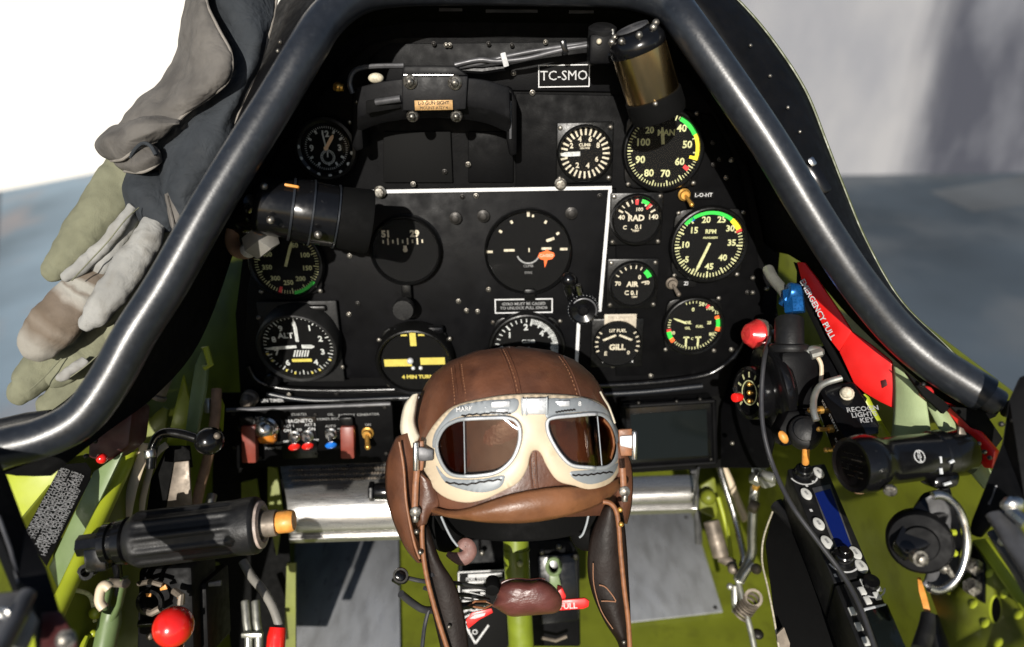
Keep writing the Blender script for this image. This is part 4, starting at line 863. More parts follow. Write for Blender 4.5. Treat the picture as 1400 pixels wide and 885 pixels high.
# green frame members in front of the panel's left end
mb=MB(); mb.plate([D(x,y,.66) for x,y in [(266,500),(276,478),(284,484),(281,530),(275,560),(268,600),(252,600),(258,550)]],.006,.001); tag(mb.build('frame_strip',mm['sage_metal']),'upright sage green strip beside the left end of the instrument panel','strip')
mb=MB(); mb.plate([D(x,y,.675) for x,y in [(250,512),(262,560),(252,612),(226,612),(238,560)]],.004,.001); tag(mb.build('frame_member',mm['lime']),'lime yellow frame member left of the upright sage strip','frame member')
mb=MB(); mb.tube([D(x,y,.655) for x,y in [(278,478),(281,475),(288,499),(279,503)]],.003,8); tag(mb.build('hook',mm['lime']),'small lime hook at the top of the sage strip','hook')
mb=MB(); mb.plate([D(x,y,.68) for x,y in [(168,604),(222,556),(230,560),(226,590),(205,612),(180,625)]],.004,.001); tag(mb.build('frame_member',mm['olive']),'olive gusset above the left console','gusset')
mb=MB(); M=CF(222,535,.66,25); mb.cyl(D(228,512,.66),D(218,540,.66),.006,12,.001); mb.cyl(D(218,540,.66),D(215,546,.66),.0075,12,.001); mb.ball(T(*D(232,508,.655)),.005,n=12); tag(mb.build('turnbuckle',mm['grubby']),'small grey turnbuckle in the dark above the left console','turnbuckle')
pipe('hose',[(296,532,.70),(295,560,.695),(290,600,.69),(282,635,.69),(274,665,.685),(266,700,.68)],.0052,'hose_brown','tan brown hose behind the black ball knob','hose')
mb=MB(); mb.plate([D(x,y,.702) for x,y in [(300,540),(306,555),(304,590),(298,580)]],.002); tag(mb.build('tab',mm['lime']),'lime tab beside the tan hose','tab')
mb=MB(); mb.cyl(D(284,545,.70),D(285,565,.70),.004,10,.001); mb.cyl(D(290,676,.70),D(285,700,.69),.005,10,.001); tag(mb.build('fitting',mm['alu_tube']),'pale fittings either end of the tan hose','fitting')
mb=MB(); mb.plate([D(x,y,.78) for x,y in [(366,638),(378,640),(386,700),(378,760),(366,700)]],.004); mb.plate([D(x,y,.79) for x,y in [(330,660),(350,655),(356,700),(330,700)]],.004); tag(mb.build('pedal_bracket',mm['olive']),'olive bracket between the tan hose and the left pedal','bracket')
# elevator trim wheel rims
tw=thing('trim_quadrant','curved pale rimmed quadrant plates behind the throttle grip','quadrant',D(220,650,.6))
MB().tube([D(*p) for p in catmull([(201,608,.60),(192,632,.60),(182,662,.60),(174,700,.60),(170,740,.60)],5)],.0046,12,flat=(BK,.4)).build('rim',mm['cream'],tw)
MB().tube([D(*p) for p in catmull([(228,608,.62),(212,622,.62),(203,650,.62),(194,690,.62),(190,740,.62)],5)],.003,12,flat=(BK,.4)).build('rim',mm['cream'],tw)
mb=MB(); mb.plate([D(x,y,.625) for x,y in [(228,610),(258,610),(262,640),(236,640),(225,700),(197,720),(206,655)]],.004,.001); mb.build('plate',mm['matt_black'],tw)
mb=MB(); mb.plate([D(x,y,.62) for x,y in [(238,632),(258,630),(262,700),(226,700)]],.003,.001); mb.build('metal_plate',mm['grubby'],tw)
mb=MB(); mb.cyl(D(204,615,.59),D(206,626,.59),.005,10,.001); mb.build('rivet',mm['steel'],tw)
mb=MB(); mb.plate([D(x,y,.605) for x,y in [(176,610),(205,606),(200,625),(190,630)]],.003,.001); mb.build('gusset',mm['cream'],tw)
# black ball knob lever
bk=thing('propeller_lever','glossy black ball knob on a bent black lever, left of the switch panel','lever',D(285,603,.60))
mb=MB(); mb.ball(CF(286,603,.60),.0122,n=28); mb.build('knob',mm['gloss_black'],bk)
MB().tube([D(*p) for p in catmull([(206,640,.60),(210,608,.60),(222,593,.60),(245,593,.60),(270,600,.60)],5)],[.0042]*21,12).build('arm',mm['gloss_black'],bk)
mb=MB(); mb.ball(T(*D(297,596,.59)),.003,n=10); mb.build('screw',mm['grubby'],bk)

# ------------------------------------------------------------------ things on the panel
# gunsight bracket
gs=thing('gunsight_mount','curved black gunsight mount with a brass plate at the top of the panel','gunsight mount',PP(593,140,.04))
def GP(x,y,o): return PP(x,y,o)
top=[(487,120),(520,112),(556,107),(593,104),(630,106),(666,110),(697,120)]; bot=[(489,182),(520,170),(556,164),(593,162),(630,164),(666,170),(698,184)]
tz=lambda x: .062-.012*((x-593)/105)**2
G=[]
for k in range(7):
    u=k/6; row=[]
    for (x0,y0),(x1,y1) in zip(catmull(top,4),catmull(bot,4)):
        x=x0+(x1-x0)*u; row.append(GP(x,y0+(y1-y0)*u,tz(x)-.018*max(0,(u-.62))/.38*1.0))
    G.append(row)
MB().grid(G).build('curved_plate',mm['sight_grey'],gs,mods=[('SOLIDIFY',dict(thickness=.006,offset=1)),('BEVEL',dict(width=.001,segments=2))])
mb=MB(); mb.plate([GP(x,y,.0640) for x,y in [(549,104),(640,104),(637,150),(550,152)]],.006,.0015); mb.build('centre_plate',mm['sight_grey'],gs)
mb=MB(); mb.plate([GP(x,y,.050) for x,y in [(551,90),(622,90),(640,104),(549,104)]],.02,.002); mb.build('top_block',mm['sight_grey'],gs)
mb=MB(); mb.tube([GP(552,103,.0645),GP(620,103,.0645)],.0009,8); mb.build('bright_edge',mm['steel'],gs)
for sg,q in ((1,[(481,122),(492,119),(497,204),(486,208),(480,200)]),(2,[(692,118),(700,121),(707,140),(707,212),(697,214),(692,190)])):
    mb=MB(); mb.plate([GP(x,y,.035) for x,y in q],.035,.002); mb.build('side_arm',mm['panel_black'],gs)
mb=MB(); mb.tube([GP(698,138,.036),GP(698,190,.036)],.0012,8); mb.build('edge_line',mm['grey_metal'],gs)  # thin grey line along the side arm
for q in [(561,112,.0040),(622,113,.0040),(564,159,.0034),(624,159,.0034)]:
    M=PM(q[0],q[1],.0645 if q[1]<150 else .058); mb=MB(); r=q[2]; mb.lathe(M,[(r*1.5,-.006),(r*1.5,.001),(r*1.2,.0025),(r*.9,.003),(r*.8,.006),(r*.4,.0075),(0,.0078)],18); mb.build('bolt',mm['screw'],gs)
mb=MB(); M=PM(593,144,.0655); mb.box(M,.032,.0080,.001,.0003); o=mb.build('brass_plate',mm['old_brass'],gs)
mb=MB(); mb.text(M@T(0,0,.0008),'L-3 GUN SIGHT',.0038,0,.0017,0,.02); mb.text(M@T(0,0,.0008),'MOUNT ASSY 4',.0034,0,-.0022,0,.0); mb.build('lettering',mm['leather_dark'],o)
mb=MB(); mb.plate([GP(x,y,tz(524)+.0015) for x,y in [(500,138),(548,130),(548,148),(500,156)]],.002,.001); o=mb.build('slot',mm['matt_black'],gs)
mb=MB(); mb.cyl(GP(514,140,tz(514)+.003),GP(548,135,.0625),.003,10); mb.build('spring',mm['grey_metal'],o)
mb=MB(); mb.ball(T(*GP(508,151,.056)),.0022,n=8); mb.build('pin',mm['gold'],gs)
mb=MB(); mb.ball(PM(514,107,.045),.0062,(1.1,.7,.8),n=16); mb.build('dome_nut',mm['dial_cream'],gs)
MB().tube([GP(x,y,.04) for x,y in catmull([(482,128),(478,112),(486,96),(510,91),(552,90)],5)],.0022,8).build('wire',mm['grey_metal'],gs)
mb=MB(); mb.cyl(GP(456,119,.02),GP(470,120,.02),.0034,10,.001); mb.ball(T(*GP(462,119,.02)),.0045,n=12); mb.build('gold_fitting',mm['gold'],gs)
mb=MB(); mb.ball(T(*GP(488,140,.037)),.002,n=8); mb.ball(T(*GP(478,167,.03)),.002,n=8); mb.build('screw',mm['screw'],gs)
MB().tube([GP(700,210,.03),GP(698,180,.032)],.002,8).build('pin',mm['gloss_black'],gs)
# cables running to the clamp
cb=thing('cable_bundle','two thin tied cables running along the top of the panel','cables',PP(720,80,.03))
for k,pts in enumerate([[(625,92),(660,86),(690,78),(730,70),(770,64),(812,59)],[(622,89),(655,82),(680,84),(720,80),(765,69),(812,61)]]):
    MB().tube([PP(x,y,.025+.004*k) for x,y in catmull(pts,5)],.0022,10).build('cable',mm['grey_metal'],cb)
for q in [(690,82),(771,65)]:
    mb=MB(); mb.box(PM(*q,.026,15),.005,.012,.012,.001); mb.build('cable_tie',mm['ink_white' if q[0]<700 else 'gloss_black'],cb)
mb=MB(); mb.tube([PP(620,95,.02),PP(660,97,.02),PP(694,92,.02)],.003,8); mb.build('lower_strut',mm['gloss_black'],cb)
# clamp + brass lamp
lp=thing('brass_lamp','cylindrical cockpit lamp with an aged brass body at the top right of the panel','lamp',PP(890,90,.06))
a=PP(868,50,.085); b=PP(899,152,.075); ax=(b-a).normalized(); M=axis_frame(a,b,PN); L=(b-a).length; rl=.0218
M_l=M
mb=MB(); mb.lathe(M,[(rl,L*.16),(rl,L*.78),(rl*.98,L*.80),(0,L*.80)],40); mb.build('brass_body',mm['brass'],lp)
mb=MB(); mb.lathe(M,[(0,-.006),(rl*.5,-.006),(rl*.62,-.004),(rl*.9,-.001),(rl*1.03,.004),(rl*1.04,L*.14),(rl*1.0,L*.17),(rl*.8,L*.17)],40); cap=mb.build('end_cap',mm['gloss_black'],lp)
mb=MB()
for k in range(10): mb.ring(M@T(0,0,-.0075),[(rl*(.10+.05*k),0),(rl*(.10+.05*k),.0012),(rl*(.13+.05*k),.0012),(rl*(.13+.05*k),0)],28)
mb.build('grille',mm['grey_metal'],cap)
for k in range(8):
    q=M@Vector((rl*.84*math.cos(R(45*k)),rl*.84*math.sin(R(45*k)),-.003)); mb=MB(); mb.ball(T(*q),.003,n=10); mb.build('screw',mm['screw'],cap)
mb=MB(); mb.lathe(M,[(rl*1.0,L*.77),(rl*1.07,L*.78),(rl*1.08,L*.98),(rl*1.02,L*1.06),(rl*.96,L*1.06),(rl*.92,L*.99),(0,L*.99)],40); mb.build('shade',mm['matt_black'],lp)
q=M@Vector((0,0,L*.9)); mb=MB(); mb.ball(T(*(q-ray(897,140).normalized()*rl*1.08)),.0022,n=10); mb.build('screw',mm['screw'],lp)
br=thing('lamp_clamp','small black clamp holding the brass lamp by the cable ends','clamp',PP(822,65,.03))
mb=MB(); mb.box(PM(823,68,.04),.024,.024,.025,.003); mb.box(PM(826,82,.04),.022,.008,.02,.002); mb.build('block',mm['panel_grey'],br)
mb=MB(); mb.lathe(PM(823,50,.04)@RX(-70),[(.011,-.004),(.012,0),(.012,.007),(.009,.009),(0,.009)],20); mb.build('knob',mm['rubber'],br)
mb=MB(); mb.ball(T(*PP(819,57,.054)),.0024,n=10); mb.build('screw',mm['dial_cream'],br)
MB().tube([PP(x,y,.05) for x,y in [(838,40),(839,52),(835,62),(836,78),(846,92)]],.0016,8).build('clip_wire',mm['steel'],br)
mb=MB(); mb.cyl(PP(830,75,.045),PP(862,80,.06),.006,12); mb.build('arm',mm['gloss_black'],br)
# black lamp on the left
bl=thing('black_lamp','glossy black cylindrical cockpit lamp with an orange mark on its left side','lamp',PP(430,290,.08))
a=D(352,279,.555); b=D(505,304,.585); ax=(b-a).normalized(); M=axis_frame(a,b,UP); L=(b-a).length; rr=.0235
mb=MB(); mb.lathe(M,[(0,-.003),(rr*.86,-.003),(rr*.96,-.001),(rr,.003),(rr,L*.20),(rr*1.0,L*.36)],40); mb.lathe(M,[(rr*1.02,L*.30),(rr*1.06,L*.33),(rr*1.12,L*.44),(rr*1.13,L*.46),(rr*1.08,L*.47),(rr*1.08,L*.68)],40); mb.build('body',mm['gloss_black'],bl)
mb=MB(); mb.ring(M,[(rr*1.0,L*.285),(rr*1.09,L*.286),(rr*1.09,L*.305),(rr*1.0,L*.306)],40); mb.ring(M,[(rr*1.06,L*.462),(rr*1.15,L*.463),(rr*1.15,L*.478),(rr*1.06,L*.48)],40); mb.ring(M,[(rr*1.02,L*.685),(rr*1.13,L*.686),(rr*1.13,L*.70),(rr*1.02,L*.702)],40); mb.build('ring',mm['tube_black'],bl)
mb=MB(); mb.lathe(M,[(rr*1.06,L*.70),(rr*1.08,L*.72),(rr*1.16,L*.98),(rr*1.14,L*1.0),(rr*1.05,L*1.0),(rr*1.0,L*.9),(0,L*.9)],40); mb.build('shade',mm['matt_black'],bl)
mb=MB(); q=D(400,255,.545); mb.box(frame(q,ax,BK,ax.cross(BK)),.011,.006,.0025,.001); mb.build('orange_mark',mm['orange'],bl)
for q in [(361,255,.537),(370,301,.53),(435,321,.545)]:
    mb=MB(); mb.ball(T(*D(*q)),.0032,n=12); mb.build('screw',mm['screw'],bl)
mb=MB(); mb.cyl(D(352,285,.59),D(330,292,.60),.015,20,.003); mb.cyl(D(338,290,.60),D(326,300,.61),.018,20,.003); mb.build('swivel',mm['gloss_black'],bl)
mb=MB(); mb.cyl(D(330,276,.585),D(344,288,.58),.0032,10,.0005); mb.build('bolt',mm['steel'],bl)
ho=thing('lamp_hose','brown cable bent under the black lamp with a pale grey plug','hose',D(340,335,.6))
MB().tube([D(*p) for p in catmull([(322,305,.60),(317,325,.60),(322,341,.595),(335,345,.59),(346,340,.585)],5)],.006,14).build('cable',mm['hose_brown'],ho)
mb=MB(); mb.cyl(D(338,343,.585),D(350,334,.575),.007,12,.001); mb.build('sleeve',mm['ink_white'],ho)
mb=MB(); mb.cyl(D(347,337,.575),D(366,322,.565),.012,6,.001); mb.build('plug',mm['hose_grey'],ho)
mb=MB(); mb.ball(CF(354,312,.56),.0052,(1,1.3,1),n=12); mb.build('nut',mm['hose_brown'],ho)
# parking handle on the panel
ph=thing('brake_handle','black knurled pull handle with a short bent lever beside the gyro horizon','handle',PP(795,412,.03))
mb=MB(); M=PM(795,416,.014); mb.lathe(M,[(.008,-.012),(.008,.006),(.0135,.007),(.0145,.010),(.0145,.018),(.012,.021),(.006,.019),(.004,.021),(0,.021)],28); mb.build('knob',mm['gloss_black'],ph)
mb=MB(); 
for k in range(28):
    a=2*math.pi*k/28; mb.box(M@T(.0146*math.cos(a),.0146*math.sin(a),.014)@RZ(math.degrees(a)),.0016,.0016,.008,.0003)
mb.build('knurling',mm['tube_black'],ph)
mb=MB(); mb.tube([PP(*q) for q in [(783,410,.02),(779,398,.03),(776,385,.038),(780,378,.042)]],[.005,.0055,.006,.0055],12); mb.ball(T(*PP(777,383,.04)),.0075,n=14); mb.build('lever',mm['gloss_black'],ph)
mb=MB(); mb.tube([M@Vector((.0125*math.cos(R(a)),.0125*math.sin(R(a)),.021)) for a in range(-20,150,10)],.0009,8); mb.build('worn_rim',mm['grey_metal'],ph)
mb=MB(); mb.tube([PP(790,390,.04),PP(793,402,.035)],.0024,8); mb.build('bright_pin',mm['steel'],ph)
# ------------------------------------------------------------------ right side of the cockpit
sp2=thing('cockpit_panelling','dark side panel between the instrument panel and the red pull handle','panel',D(1060,480,.70))
mb=MB(); mb.plate([D(x,y,z) for x,y,z in [(1040,345,.71),(1052,366,.71),(1062,372,.705),(1060,420,.70),(1068,470,.69),(1066,560,.68),(1050,640,.70),(985,640,.75),(985,560,.75),(1010,470,.74)]],.003,.001); mb.build('sheet',mm['panel_black'],sp2)
mb=MB(); mb.plate([D(x,y,z) for x,y,z in [(1084,358,.655),(1092,360,.65),(1140,448,.625),(1190,545,.60),(1180,552,.605),(1125,468,.63)]],.003,.001); mb.build('rib',mm['matt_black'],sp2)
for q in [(1029,380,.70),(1029,400,.70),(1048,395,.69),(1001,606,.70)]:
    mb=MB(); mb.ball(T(*D(*q)),.0024,n=10); mb.build('screw',mm['screw'],sp2)
mb=MB(); mb.cyl(D(952,345,.69),D(953,345,.68),.0,8) if 0 else None
# red push lamp
t=thing('warning_light','faceted red warning light on a short stem at the right edge of the panel','warning light',D(1028,457,.66))
M=frame(D(1024,457,.655),*(lambda z,x:(x,z.cross(x),z))((-RT*.95+BK*.28+UP*.05).normalized(),(UP-(-RT*.95+BK*.28+UP*.05).normalized()*UP.dot((-RT*.95+BK*.28+UP*.05).normalized())).normalized()))
mb=MB(); mb.lathe(M,[(0,-.010),(.0142,-.010),(.0146,-.0075),(.0095,.002),(.007,.0035),(0,.004)],18); mb.build('lens',mm['red_lens'],t,sharp=20)
mb=MB(); mb.lathe(M,[(.0,-.014),(.0148,-.014),(.0150,-.0098),(.0,-.0098)],28); mb.lathe(M,[(0,-.045),(.006,-.045),(.006,-.02),(0,-.02)],14); mb.build('rim',mm['grubby'],t)
mb=MB(); mb.ball(T(*D(1050,449,.65)),.0042,n=10); mb.cyl(D(1046,456,.66),D(1056,462,.66),.006,12,.001); mb.build('terminal',mm['grubby'],t)
# black regulator housing
rg_=thing('oxygen_regulator','large black cylindrical regulator housing with a dial on its left face','regulator',D(1085,530,.60))
a=D(1052,530,.635); b=D(1128,516,.635); M=axis_frame(a,b,UP); L=(b-a).length
mb=MB(); mb.lathe(M,[(0,-.004),(.036,-.004),(.0415,0),(.042,.005),(.039,.010),(.034,.012),(.031,.013),(.031,L),(.028,L+.004),(0,L+.004)],44); mb.build('body',mm['gloss_black'],rg_)
mb=MB(); mb.plate([D(x,y,.60) for x,y in [(1068,480),(1122,478),(1124,560),(1070,568)]],.03,.006); mb.build('casting',mm['panel_grey'],rg_)
mb=MB(); mb.cyl(D(1079,478,.615),D(1079,436,.625),.0125,24,.001); mb.cyl(D(1079,482,.615),D(1079,470,.615),.017,24,.003); mb.build('neck',mm['rubber'],rg_)
mb=MB(); M2=CF(1028,537,.635,0,0,-74); mb.lathe(M2,[(0,-.01),(.024,-.01),(.025,0),(.024,.004),(.021,.005),(.020,.002),(0,.002)],36); dl=mb.build('dial',mm['gloss_black'],rg_)
mb=MB()
for k in range(9): mb.tick(M2,-130+k*32,.014,.019,.0022,.0026)
mb.ring(M2,[(.0105,.0026),(.0105,.003),(.0115,.003),(.0115,.0026)],28); mb.build('dial_markings',mm['lume'],dl)
mb=MB()
for y in (526,537,548): mb.ball(T(*(M2@Vector((.0,(537-y)*.0007,.003)))),.0022,n=10)
mb.build('gold_studs',mm['gold'],dl)
mb=MB(); mb.cyl(D(1012,543,.62),D(1004,544,.615),.0042,12,.001); mb.build('red_button',mm['red_plastic'],dl)
mb=MB(); mb.plate([D(x,y,.595) for x,y in [(1078,562),(1116,560),(1124,600),(1070,612),(1064,590)]],.02,.003); mb.build('bracket',mm['panel_black'],rg_)
mb=MB(); M3=CF(1101,590,.585,0,-20,-20); mb.lathe(M3,[(.0135,-.015),(.0135,.002),(.012,.004),(.0095,.005),(.0095,.008),(.005,.010),(0,.010)],26); mb.build('knob',mm['rubber'],rg_)
mb=MB(); mb.ball(CF(1071,598,.58,30),.0046,(.8,1.3,.7),n=12); mb.build('orange_stud',mm['orange'],rg_)
mb=MB(); mb.ball(T(*D(1113,482,.605)),.0062,(1.5,.9,1),n=12); mb.cyl(D(1108,486,.60),D(1122,482,.60),.004,8); mb.build('drain_fitting',mm['alu_tube'],rg_)
MB().tube([D(*p) for p in catmull([(1116,486,.60),(1123,500,.60),(1122,528,.60),(1121,545,.60)],4)],.0018,8).build('wire',mm['cream'],rg_)
# blue fitting and pipe
bf=thing('blue_fitting','blue anodised pipe fitting with a pale pipe on top of the regulator','fitting',D(1082,412,.625))
mb=MB(); mb.cyl(D(1072,404,.625),D(1086,414,.625),.0088,6,.001); mb.cyl(D(1084,396,.622),D(1087,428,.618),.0092,6,.0012); mb.cyl(D(1076,399,.62),D(1092,401,.62),.0085,16,.002); mb.build('coupling',mm['blue_metal'],bf)
MB().tube([D(*p) for p in catmull([(1050,368,.66),(1056,380,.65),(1066,392,.64),(1074,402,.63)],5)],.0052,12).build('pipe',mm['alu_tube'],bf)
# lights box
_p0,_p1,_p3=D(1120,527,.58),D(1168,520,.575),D(1202,594,.548); _n=(_p1-_p0).cross(_p3-_p1).normalized()
def LDZ(x,y): r=ray(x,y); return _p1.dot(_n)/r.dot(_n)
lb=thing('light_switch_box','black switch box lettered RECOGN LIGHTS KEY with a pale button','switch box',D(1160,560,.56))
tf=[(x,y,LDZ(x,y)) for x,y in [(1120,527),(1168,520),(1204,580),(1202,594),(1158,598),(1150,590)]]
lf=[(1119,529,.58),(1150,590,.55),(1158,600,.548),(1153,634,.555),(1140,622,.565),(1118,556,.585)]
mb=MB(); mb.plate([D(*p) for p in tf],.03,.004); mb.build('lid',mm['gloss_black'],lb)
mb=MB(); mb.plate([D(x-1,y+1,z) for x,y,z in lf],.02,.002); mb.build('switch_face',mm['panel_black'],lb)
mb=MB(); mb.ball(T(*(D(1158,537,.566))),.0048,n=16); mb.cyl(D(1158,540,.575),D(1158,538,.566),.0056,14,.001); mb.build('button',mm['dial_cream'],lb)
tn=[D(*p) for p in tf]; nn=(tn[1]-tn[0]).cross(tn[3]-tn[1]).normalized(); nn=nn if nn.dot(tn[0])<0 else -nn
ex=(tn[3]-tn[4]).normalized(); ex=(ex-nn*ex.dot(nn)).normalized(); ey=nn.cross(ex)
c=(tn[1]+tn[3]+tn[4])/3; o=ray(1181,568); o=o*(tn[1].dot(nn)/o.dot(nn))+nn*.0014
def LP(x,y): r=ray(x,y); return r*(tn[1].dot(nn)/r.dot(nn))
a_,b_=LP(1166,563),LP(1202,560); ex=(b_-a_).normalized(); ey=nn.cross(ex)
mb=MB(); mb.text(frame(o,ex,ey,nn),'RECOGN\nLIGHTS\n KEY',.0058,0,0,0,.02); mb.build('lettering',mm['ink_mid'],lb)
ln_=[D(*p) for p in lf]; n2=(ln_[1]-ln_[0]).cross(ln_[3]-ln_[1]).normalized(); n2=n2 if n2.dot(ln_[0])<0 else -n2
ex2=(ln_[1]-ln_[0]).normalized(); ex2=(ex2-n2*ex2.dot(n2)).normalized(); ey2=n2.cross(ex2)
mb=MB()
for i,(s,x,y) in enumerate([('KEY',1129,553),('STEADY',1142,578),('OFF',1147,605),('RED',1126,572),('GREEN',1133,592),('AMBER',1146,622)]):
    o=D(x,y,.56); o=ray(x,y)*(ln_[1].dot(n2)/ray(x,y).dot(n2))+n2*.0014; mb.text(frame(o,ex2,ey2,n2),s,.0048,0,0,0,.02)
mb.build('lettering',mm['ink_white'],lb)
for x,y in [(1126,560),(1139,586),(1149,614)]:
    p=ray(x,y)*(ln_[1].dot(n2)/ray(x,y).dot(n2)); mb=MB(); mb.cyl(p,p+n2*.004,.0034,10); mb.tube([p+n2*.003,p+n2*.012+ey2*.002],[.0014,.002],8); mb.ball(T(*(p+n2*.012+ey2*.002)),.0022,n=8); mb.build('toggle_switch',mm['gold'],lb)
MB().tube([D(*p) for p in catmull([(1116,575,.555),(1112,560,.56),(1114,540,.57),(1124,526,.575),(1150,517,.575)],5)],.0028,10).build('conduit',mm['alu_tube'],lb)
mb=MB(); mb.cyl(D(1102,612,.59),D(1101,634,.60),.0032,10,.001); tag(mb.build('cord_end',mm['orange']),'short orange brown cord end under the regulator knob','cord')
# red emergency handle
eh=thing('emergency_handle','bent red emergency pull handle with white lettering along its edge','handle',D(1150,450,.58))
zz=lambda x: .625-.075*(x-1089)/136
up=[(1089,358),(1100,359),(1116,380),(1133,405),(1150,430),(1164,453),(1147,481),(1133,463),(1112,420),(1096,386)]
mb=MB(); mb.plate([D(x,y,zz(x)) for x,y in up],.003,.001); 
lo=[(1164,453),(1192,472),(1219,494),(1221,515),(1225,537),(1222,559),(1203,550),(1181,537),(1167,524),(1156,500),(1147,481)]
mb.plate([D(x,y,zz(x)+.010*((x-1150)/75)) for x,y in lo],.003,.001); mb.build('handle',mm['red_paint'],eh)
mb=MB(); mb.plate([D(x,y,zz(x)+.010*((x-1150)/75)-.0012) for x,y in [(1204,521),(1211,519),(1213,527),(1206,531)]],.001,.0003); mb.build('slot',mm['dark_red'],eh)
a=D(1094,388,zz(1094)); b=D(1134,464,zz(1134)); pts=[D(x,y,zz(x)) for x,y in up]; n3=(pts[3]-pts[0]).cross(pts[7]-pts[3]).normalized(); n3=n3 if n3.dot(a)<0 else -n3
ex3=(b-a).normalized(); ey3=n3.cross(ex3); mb=MB(); mb.text(frame(a.lerp(b,.5)+ey3*.0036+n3*.0014,ex3,ey3,n3),'EMERGENCY PULL',.0072,0,0,0,.02,1.02); mb.build('lettering',mm['ink_white'],eh)
mb=MB(); mb.plate([D(x,y,zz(x)+.006) for x,y in [(1089,362),(1096,388),(1133,468),(1168,530),(1183,545),(1180,552),(1160,535),(1124,470),(1088,395)]],.004,.001); mb.build('backing',mm['matt_black'],eh)
r2=thing('red_bracket','red painted bracket with bright rivets below the right end of the frame tube','bracket',D(1325,600,.53))
mb=MB(); mb.plate([D(x,y,.55-.0005*(x-1283)) for x,y in [(1283,548),(1300,555),(1314,567),(1338,592),(1360,617),(1356,641),(1345,640),(1322,606),(1308,580)]],.006,.001); mb.build('bracket',mm['red_paint'],r2)
mb=MB(); mb.plate([D(x,y,.515) for x,y in [(1312,583),(1318,586),(1327,603),(1320,612),(1311,596)]],.003,.001); mb.build('tab',mm['grubby'],r2)
for x,y in [(1338,607),(1346,618),(1353,626)]:
    mb=MB(); mb.ball(T(*D(x,y,.512)),.0018,n=8); mb.build('rivet',mm['screw'],r2)
# straps
def strap(name,rows,label,m='sage_strap'):
    G=[]
    for (x0,y0,x1,y1,z0,z1) in catmull(rows,5): G.append([D(x0+(x1-x0)*u,y0+(y1-y0)*u,z0+(z1-z0)*u-.004*math.sin(math.pi*u)) for u in (0,.1,.3,.5,.7,.9,1)])
    return tag(MB().grid(G).build(name,mm[m],mods=[('SOLIDIFY',dict(thickness=.0018,offset=0))]),label,'strap')
strap('harness_strap',[(1222,500,1262,528,.56,.545),(1223,530,1266,548,.56,.54),(1222,570,1271,580,.56,.54),(1217,615,1277,615,.57,.55)],'wide sage green webbing strap hanging beside the red handle')
strap('harness_strap',[(1264,548,1279,545,.55,.55),(1278,575,1300,567,.545,.545),(1294,602,1323,600,.54,.54),(1318,635,1345,633,.53,.53),(1345,668,1372,662,.52,.52)],'narrow sage green webbing strap under the end of the frame tube')
pipe('frame_tube',[(1178,540,.59),(1196,575,.585),(1216,610,.58),(1228,640,.575)],.0048,'lime','lime frame tube between the switch box and the wide strap','tube')
mb=MB(); mb.ball(T(*D(1266,537,.54)),.0055,n=12); tag(mb.build('release_button',mm['red_lens']),'tiny red knob between the two straps','knob')
# right lamp
ll=thing('black_lamp','glossy black cylindrical lamp with a round white emblem on its right side','lamp',D(1240,640,.5))
a=D(1163,636,.50); b=D(1319,618,.525); M=axis_frame(a,b,UP); L=(b-a).length
mb=MB(); mb.lathe(M,[(.0165,.001),(.0195,0),(.0205,.004),(.0212,.012),(.0195,.020),(.0175,.023),(.0170,.03),(.0170,L*.70),(.0182,L*.71),(.0186,L*.78),(.0178,L*.79),(.0170,L*.80),(.0172,L*.96),(.015,L),(0,L)],44); mb.lathe(M,[(.0165,.001),(.015,.004),(.0,.004)],32); mb.build('body',mm['gloss_black'],ll)
mb=MB(); mb.lathe(M,[(.0125,.0025),(.0125,.004),(0,.0045)],28); 
for k in range(5): mb.box(M@T(0,-.008+.004*k,.002),.022,.0012,.002,.0004)
mb.build('lens',mm['steel'],ll)
mb=MB(); q=D(1244,639,.503); c=M@Vector((0,0,(q-a).dot((b-a).normalized()))); dn=(-c.normalized()+UP*.02).normalized(); dn=(dn-(b-a).normalized()*dn.dot((b-a).normalized())).normalized(); Me=frame(c+dn*.0176,(b-a).normalized(),dn.cross((b-a).normalized()),dn)
mb.ring(Me,[(.0040,0),(.0040,.0004),(.0046,.0004),(.0046,0)],28); mb.text(Me,'N\nE5\nA',.0034,0,-.0002,.0003,.03); mb.build('emblem',mm['ink_white'],ll)
mb=MB(); mb.cyl(D(1217,668,.485),D(1217,673,.482),.0045,14,.001); mb.build('screw',mm['screw'],ll)
mb=MB(); mb.cyl(D(1174,655,.515),D(1176,674,.515),.0045,12,.001); mb.build('copper_clip',mm['hose_brown'],ll)
mb=MB(); mb.plate([D(x,y,.502) for x,y in [(1280,652),(1316,648),(1312,666),(1292,672),(1276,668)]],.02,.003); mb.build('clamp',mm['gloss_black'],ll)
mb=MB()
for l in [((1285,624),(1286,633)),((1286,640),(1287,648)),((1298,633),(1304,630)),((1290,663),(1300,660)),((1212,655),(1225,652))]: mb.tube([D(*l[0],.4995),D(*l[1],.4995)],.0012,6)
mb.build('worn_edge',mm['rim_silver'],ll)
mb=MB(); mb.cyl(D(1278,612,.51),D(1279,617,.505),.0035,10); mb.build('terminal',mm['orange'],ll)
# crank
ck=thing('canopy_crank','black canopy crank hub with a bright half disc rim below the black lamp','crank',D(1270,740,.48))
mb=MB(); mb.plate([D(x,y,z) for x,y,z in [(1262,672,.50),(1300,662,.50),(1306,684,.49),(1284,740,.47),(1240,760,.47),(1222,740,.475),(1240,706,.485)]],.012,.003); mb.build('arm',mm['gloss_black'],ck)
Mh=CF(1258,744,.475,0,-5,-28); mb=MB(); mb.lathe(Mh,[(0,-.03),(.020,-.03),(.021,-.02),(.021,-.006),(.019,-.003),(.012,-.002),(.011,.001),(0,.001)],36); mb.build('hub',mm['skin_black'],ck)
